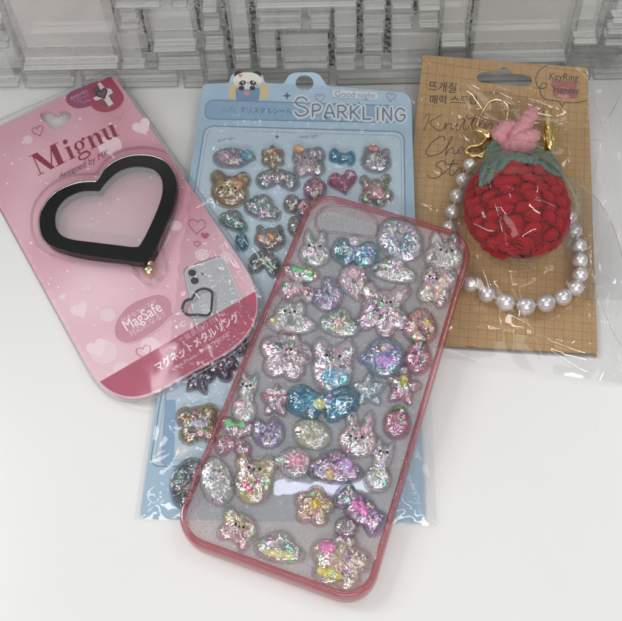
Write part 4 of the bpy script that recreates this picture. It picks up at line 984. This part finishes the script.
# glitter panel
m, nt, out = mat('clear_glitter_panel')
tc = N(nt, 'ShaderNodeTexCoord'); vo = N(nt, 'ShaderNodeTexVoronoi'); vo.inputs['Scale'].default_value = 30; L(nt, tc.outputs['Object'], vo.inputs['Vector'])
ge = N(nt, 'ShaderNodeNewGeometry'); sub = N(nt, 'ShaderNodeVectorMath', operation='SUBTRACT'); sub.inputs[1].default_value = (.5,)*3; L(nt, vo.outputs['Color'], sub.inputs[0])
ma = N(nt, 'ShaderNodeVectorMath', operation='MULTIPLY_ADD'); ma.inputs[1].default_value = (.8,)*3; L(nt, sub.outputs[0], ma.inputs[0]); L(nt, ge.outputs['Normal'], ma.inputs[2])
nn = N(nt, 'ShaderNodeVectorMath', operation='NORMALIZE'); L(nt, ma.outputs[0], nn.inputs[0])
p = N(nt, 'ShaderNodeBsdfPrincipled'); p.inputs['Metallic'].default_value = .75; p.inputs['Roughness'].default_value = .3; L(nt, nn.outputs[0], p.inputs['Normal'])
sp = N(nt, 'ShaderNodeSeparateColor'); L(nt, vo.outputs['Color'], sp.inputs[0])
hs = N(nt, 'ShaderNodeCombineColor', mode='HSV'); hs.inputs[1].default_value = .14; hs.inputs[2].default_value = .78; L(nt, sp.outputs[0], hs.inputs[0]); L(nt, hs.outputs[0], p.inputs['Base Color'])
tr = N(nt, 'ShaderNodeBsdfTransparent'); tr.inputs[0].default_value = (.93, .92, .925, 1)
df = N(nt, 'ShaderNodeBsdfDiffuse'); df.inputs[0].default_value = (.84, .82, .835, 1)
ms0 = N(nt, 'ShaderNodeMixShader'); ms0.inputs[0].default_value = .30; L(nt, tr.outputs[0], ms0.inputs[1]); L(nt, df.outputs[0], ms0.inputs[2])
gt = N(nt, 'ShaderNodeMath', operation='GREATER_THAN'); gt.inputs[1].default_value = .87; L(nt, sp.outputs[1], gt.inputs[0])
ms = N(nt, 'ShaderNodeMixShader'); L(nt, gt.outputs[0], ms.inputs[0]); L(nt, ms0.outputs[0], ms.inputs[1]); L(nt, p.outputs[0], ms.inputs[2])
gl = N(nt, 'ShaderNodeBsdfGlossy'); gl.inputs['Roughness'].default_value = .02
n4 = N(nt, 'ShaderNodeTexNoise'); n4.inputs['Scale'].default_value = .9; L(nt, tc.outputs['Object'], n4.inputs[0]); b4 = N(nt, 'ShaderNodeBump'); b4.inputs['Strength'].default_value = .015; b4.inputs['Distance'].default_value = .2; L(nt, n4.outputs[0], b4.inputs['Height'])
fr = N(nt, 'ShaderNodeFresnel'); fr.inputs['IOR'].default_value = 1.5; L(nt, b4.outputs[0], gl.inputs['Normal'])
mz = N(nt, 'ShaderNodeMixShader'); L(nt, fr.outputs[0], mz.inputs[0]); L(nt, ms.outputs[0], mz.inputs[1]); L(nt, gl.outputs[0], mz.inputs[2]); L(nt, mz.outputs[0], out.inputs[0])
lp2 = rr_loop(.245)
bm = bmesh.new(); vs = [bm.verts.new(CU(x, y, PZ)) for x, y in lp2]; cv = bm.verts.new(CU(CWd/2, CHt/2, PZ))
for i in range(len(vs)): bm.faces.new((vs[i], vs[(i+1) % len(vs)], cv))
pan = bm_done('glitter_panel', bm, m, case, smooth=False)
# inner dark felt-like back: the far face of the thick clear back
lp3 = rr_loop(.40)
# raised outline of the camera opening
cam_o = smoothpts([(316, 226), (317, 215), (324, 207), (336, 204.5), (350, 206), (366, 211), (375, 218), (378, 229), (374, 236), (360, 235), (335, 232), (322, 232)], True, 6)
bm = bmesh.new(); pts = [SC(x, y+1) + Vector((0, 0, .03)) for x, y in cam_o]; tube(bm, pts+[pts[0]], .05, 6, cap=False)
bm_done('camera_ridge', bm, film_mat('rim_resin', (.78, .68, .70), 1.6, .12, .2), case)
sC = lambda *a, **k: sticker(case, SC, *a, **k)
CS = (.90, .90, .91); BS = (.55, .72, .82); PS = (.90, .74, .80)
sC('clear bunny head sticker with black eyes, top left of the case', 'bunny', 315, 248, 31, 34, 3, CLR, WHI, CS, eyes=(0, 1, 5.5), flash=.35)
sC('blue bow sticker with a pink knot', 'bow', 355, 252, 43, 32, 8, BLU, CLR, BS, accents=[('oval', -2, -9, 11, 9, PNK)], flash=.8)
sC('green bow over a pink bone, upper left of the case', 'cherry', 299, 283, 36, 34, 8, PNK, CLR, (.9, .84, .86), accents=[('bone', 2, -10, 24, 12, GRN)], flash=.7)
sC('round crescent sticker in clear violet', 'moon', 327, 293, 30, 31, 0, CLR, PUR, (.8, .8, .9))
sC('pearly droplet sticker pointing down', 'drop', 354, 281, 31, 35, -10, CLR, PNK, CS, accents=[('oval', 0, -6, 12, 11, PNK)])
sC('large clear egg sticker in blue grey, top right', 'oval', 400, 239, 46, 37, 35, CLR, (.55, .55, .68), (.82, .84, .9), flash=.4)
sC('clear bunny head sticker in the top right corner', 'bunny', 444, 251, 39, 37, 3, WHI, CLR, CS, eyes=(2, 2, 5.5), flash=.25)
sC('clear cloud sticker with yellow and blue glints', 'cloud', 394, 270, 43, 27, 10, WHI, CLR, CS, flash=.8)
sC('tilted bear with a pink and yellow candy', 'puff', 437, 283, 32, 42, 20, WHI, PNK, CS, accents=[('oval', 5, 4, 10, 30, (.85, .6, .5))], eyes=(-5, -1, 3.5), flash=.7)
sC('pink teddy sticker with four paws', 'teddy', 384, 308, 52, 52, 8, (.8, .66, .72), CLR, PS, eyes=(2, -4, 4))
sC('clear bunny in a bowl with yellow dots', 'bowl', 292, 317, 47, 32, 4, WHI, CLR, CS, accents=[('oval', -18, 6, 7, 5, YEL), ('oval', 18, 6, 7, 5, PNK)], eyes=(-2, -3, 5))
sC('clear cloud sticker flashing green', 'cloud', 340, 323, 38, 31, 10, CLR, (.55, .75, .62), CS, accents=[('oval', 2, 3, 7, 6, OR)], flash=.75)
sC('pink and yellow cupcake sticker near the right rim', 'egg', 420, 325, 34, 32, 5, PNK, YEL, (.84, .6, .68), accents=[('oval', -7, 4, 11, 11, (.9, .6, .62)), ('oval', 6, 0, 10, 10, YEL)], flash=.7)
sC('pink strawberry sticker with green top, upper of two', 'egg', 418, 356, 27, 31, 5, PNK, ROSE, (.86, .62, .66), accents=[('bone', -1, -11, 13, 6, (.1, .25, .1))], flash=.7)
sC('large pink five-petal flower bear sticker', 'flower', 286, 354, 52, 50, 10, (.78, .68, .72), CLR, PS, eyes=(1, -3, 4), flash=.6)
sC('bear in a blue cup with pink stripes', 'bear', 333, 365, 42, 52, 4, WHI, PNK, CS, accents=[('oval', 3, 12, 30, 20, BLU)], eyes=(0, -7, 6.5), flash=.6)
sC('standing clear bunny near the left rim', 'person', 246, 398, 30, 48, 8, WHI, CLR, CS, accents=[('oval', -4, 9, 14, 9, PNK)], eyes=(0, -11, 4))
sC('clear star with a pink bow', 'star', 276, 400, 33, 33, 4, CLR, ROSE, PS, accents=[('bone', 0, -7, 22, 10, PNK)])
sC('large teal bow sticker with a yellow knot', 'bow', 322, 401, 66, 40, 2, (.14, .42, .58), (.3, .6, .75), (.36, .62, .74), accents=[('oval', -2, 4, 13, 12, YEL)], flash=.6, H=.4)
sC('blue whale sticker with a violet belly', 'whale', 382, 356, 44, 38, 4, (.5, .6, .75), PUR, (.62, .76, .84), accents=[('oval', 3, 6, 22, 14, (.65, .4, .8)), ('oval', 3, -7, 12, 10, PNK)])
sC('small clear star sticker', 'star', 369, 389, 34, 34, 0, CLR, (.6, .7, .78), (.78, .86, .9), flash=.6)
sC('pink star sticker with a green and yellow heart', 'star', 403, 386, 37, 38, 12, (.78, .6, .66), PNK, PS, accents=[('oval', 0, -4, 9, 12, (.7, .7, .1))], flash=.7)
sC('pink strawberry sticker with green top, lower of two', 'egg', 397, 421, 27, 31, 8, PNK, ROSE, (.84, .58, .64), accents=[('bone', 0, -10, 15, 8, (.08, .25, .08))], flash=.7)
sC('pink-cheeked bunny head in the middle right', 'bunny', 359, 433, 39, 45, 6, WHI, PNK, CS, accents=[('oval', 7, -3, 11, 9, PNK)], eyes=(-2, 6, 5.5), flash=.5)
sC('green bow over a pink bone, lower left of the case', 'cherry', 235, 437, 34, 37, 10, ROSE, CLR, (.84, .66, .72), accents=[('bone', -1, -11, 22, 13, GRN)], flash=.7)
sC('violet crescent boat sticker', 'moon', 268, 430, 32, 30, 40, PUR, CLR, (.72, .7, .8))
sC('small plain pearly oval sticker', 'oval', 312, 433, 37, 28, 18, (.85, .82, .62), WHI, CS, flash=.35)
sC('candy sticker with a pink centre', 'whale', 293, 461, 38, 30, 10, CLR, PNK, CS, accents=[('oval', 2, 0, 18, 15, (.8, .35, .45))])
sC('tall clear oval sticker at the lower left', 'oval', 217, 480, 31, 46, -14, CLR, WHI, (.84, .86, .86), flash=.5)
sC('pink bear sticker hugging a red heart', 'bear', 254, 478, 39, 49, 8, (.88, .7, .7), YEL, (.92, .88, .84), accents=[('heart', -2, 9, 22, 20, (.75, .12, .2))], eyes=(0, -8, 5.5), flash=.5)
sC('violet and gold umbrella sticker with dark rim', 'cloud', 335, 467, 52, 36, 4, PUR, (.85, .6, .7), (.62, .6, .7), accents=[('oval', 10, -1, 16, 18, (.6, .4, .75)), ('oval', -4, 8, 9, 12, (.8, .6, .3))], flash=.7)
sC('clear angel bear near the right rim', 'person', 380, 466, 32, 48, 12, CLR, WHI, CS, eyes=(1, -13, 3.6), flash=.6)
sC('yellow and pink flower sticker', 'flower', 314, 505, 40, 38, 12, (.92, .7, .35), PNK, (.86, .76, .72), accents=[('oval', 0, 0, 12, 12, (.9, .7, .1))], flash=.45)
sC('wrapped candy sticker in violet stripes', 'candy', 360, 508, 54, 44, 36, PUR, PNK, (.62, .64, .78), accents=[('oval', 0, 0, 24, 14, (.8, .25, .55))], flash=.75)
sC('rainbow fish sticker at the bottom left', 'fish', 238, 528, 40, 38, 25, (.95, .85, .4), PNK, CS, eyes=(2, -2, 4), flash=.6)
sC('clear boat sticker with a yellow lower edge', 'cloud', 280, 547, 48, 34, 10, (.82, .76, .7), CLR, (.88, .87, .84), accents=[('oval', 0, 7, 34, 9, (.85, .75, .4))], flash=.6)
sC('small round violet bead sticker', 'oval', 346, 527, 22, 20, 0, (.5, .4, .46), CLR, (.72, .66, .7))
sC('large pink and yellow flower bear at the bottom', 'flower', 340, 560, 60, 56, 14, (.85, .66, .7), (.8, .7, .45), (.88, .82, .82), accents=[('oval', -15, -9, 18, 16, (.9, .3, .55)), ('oval', -6, 16, 28, 10, (.8, .7, .2))], flash=.6)
sC('tiny clear knob sticker', 'oval', 404, 371, 9, 9, 0, CLR, CLR, CS)

# ================================================================== plastic bags
def filmgrid(name, corners, zf, nx2, ny2, m_, parent=None):
    bm = bmesh.new(); g = []
    for j in range(ny2+1):
        row = []
        for i in range(nx2+1):
            x, y = bilin(corners, i/nx2, j/ny2); row.append(bm.verts.new(U(x, y, zf(x, y, i/nx2, j/ny2))))
        g.append(row)
    for j in range(ny2):
        for i in range(nx2): bm.faces.new((g[j][i], g[j+1][i], g[j+1][i+1], g[j][i+1]))
    o = bm_done(name, bm, m_, parent)
    if sum(p_.normal.z for p_ in o.data.polygons) < 0: o.data.flip_normals()
    return o
def ridge(x, y, ang, lam, seed, p_=6):
    c, s = math.cos(math.radians(ang)), math.sin(math.radians(ang)); a, b_ = c*x+s*y, -s*x+c*y
    k_ = abs(noise.noise(Vector((a/lam/8, b_/lam/1.5, seed)))*1.6); return (1-k_)**p_ if k_ < 1 else 0
M_BAG = film_mat('blue_bag_film', (.955, .96, .965), 1., .012, .14, .5, .05)
def zbag(x, y, u, v):
    e = min(1, min(u, 1-u)*9, min(v, 1-v)*14); base = zB(y) + .05
    return base + e*(.5 + .07*noise.noise(Vector((x*.03, y*.03, 1))) + .17*ridge(x, y, 60, 13, 2) + .14*ridge(x, y, -25, 10, 5) + .08*ridge(x, y, 100, 8, 15))
bb = thing('sticker_bag', 'clear crinkled plastic bag wrapped round the blue sticker card', 'plastic bag')
filmgrid('bag_film', [(198, 80), (418, 90), (437, 526), (134, 519)], zbag, 110, 180, M_BAG, bb)
M_BAG2 = film_mat('kraft_bag_film', (.94, .94, .945), 1., .012, .12, .4, .05)
def zbag2(x, y, u, v):
    e = min(1, min(u, 1-u)*7, min(v, 1-v)*9)
    rx, ry = (x-518)/66, (y-205)/75; hb_ = max(0, 1-(rx*rx+ry*ry)); bump_ = 2.35*math.sqrt(hb_) if hb_ > 0 else 0
    base = zK(y) + .05 if x < 596 else lerp(zK(y)+.05, .12, clamp((x-596)/25))
    rx2, ry2 = (x-515)/85, (y-240)/92; lo = 1.1*clamp(1.25-(rx2*rx2+ry2*ry2))
    hb2 = hitz(x, y)
    top_ = max((hb2 - base)/max(.2, e) if hb2 else 0, lo, .35 + .55*clamp((170-y)/60)*clamp((165-abs(x-505)*2)/60))
    crin = .09*noise.noise(Vector((x*.035, y*.035, 4))) + .22*ridge(x, y, 72, 34, 8, 3) + .16*ridge(x, y, 20, 30, 3, 3) + (.45*clamp((x-590)/12)*ridge(x, y, 100, 22, 12, 3) + .35*clamp((x-590)/12)*ridge(x, y, 60, 26, 31, 3))
    return base + e*(top_ + crin)
kb = thing('keyring_bag', 'clear crinkled plastic bag around the kraft card and strawberry', 'plastic bag')
filmgrid('bag_film', [(408, 48), (640, 52), (652, 388), (384, 349)], zbag2, 150, 170, M_BAG2, kb)
# the loose curved flap of a second film layer on the right
arc = [(540, 173), (553, 174), (567, 178), (582, 186), (596, 198), (607, 214), (615, 232), (621, 252), (625, 275), (628, 300)]
A1 = smoothpts(arc, n=5); bm = bmesh.new(); prev = None
for (x, y) in A1:
    row = []
    for k in range(9):
        t = k/8; xx, yy = lerp(x, 585, t), lerp(y, 300, t); h_ = (zK(yy) if xx < 596 else .15) + 1.0*(1-t) + .25*math.sin(PI*t) + .1*noise.noise(Vector((xx*.06, yy*.06, 7)))
        row.append(bm.verts.new(U(xx, yy, h_)))
    if prev:
        for k in range(8): bm.faces.new((prev[k], row[k], row[k+1], prev[k+1]))
    prev = row
bm_done('bag_flap', bm, film_mat('flap_film', (.92, .92, .925), 1.1, .05, .3, .6, .08), kb)
bm = bmesh.new(); tube(bm, [U(x, y, (zK(y) if x < 596 else .15) + 1.0) for x, y in A1], .018, 5); bm_done('flap_edge', bm, film_mat('fold_film', (.8, .8, .8), 1.6, .25, .1), kb)

M_CR = film_mat('crease_film', (.88, .88, .89), 2.2, .30, .1)
def filmz(x, y): return U(x, y, zbag2(x, y, (x-396)/248, (y-48)/320) + .02)
for ln in ([(585, 139), (597, 140), (607, 142)], [(606, 141), (603, 128), (598, 112), (594, 98)], [(597, 152), (596, 168), (594, 186)], [(583, 160), (582, 178), (586, 190), (594, 197)],
           [(600, 128), (612, 112), (620, 96)], [(588, 250), (597, 290), (612, 330), (625, 350)]):
    P_ = smoothpts(ln, n=5); bm = bmesh.new(); k_ = len(P_)
    tube(bm, [filmz(x, y) for x, y in P_], [.004 + .014*math.sin(PI*i/(k_-1)) for i in range(k_)], 5, squash=.5); bm_done('bag_crease', bm, M_CR, kb)
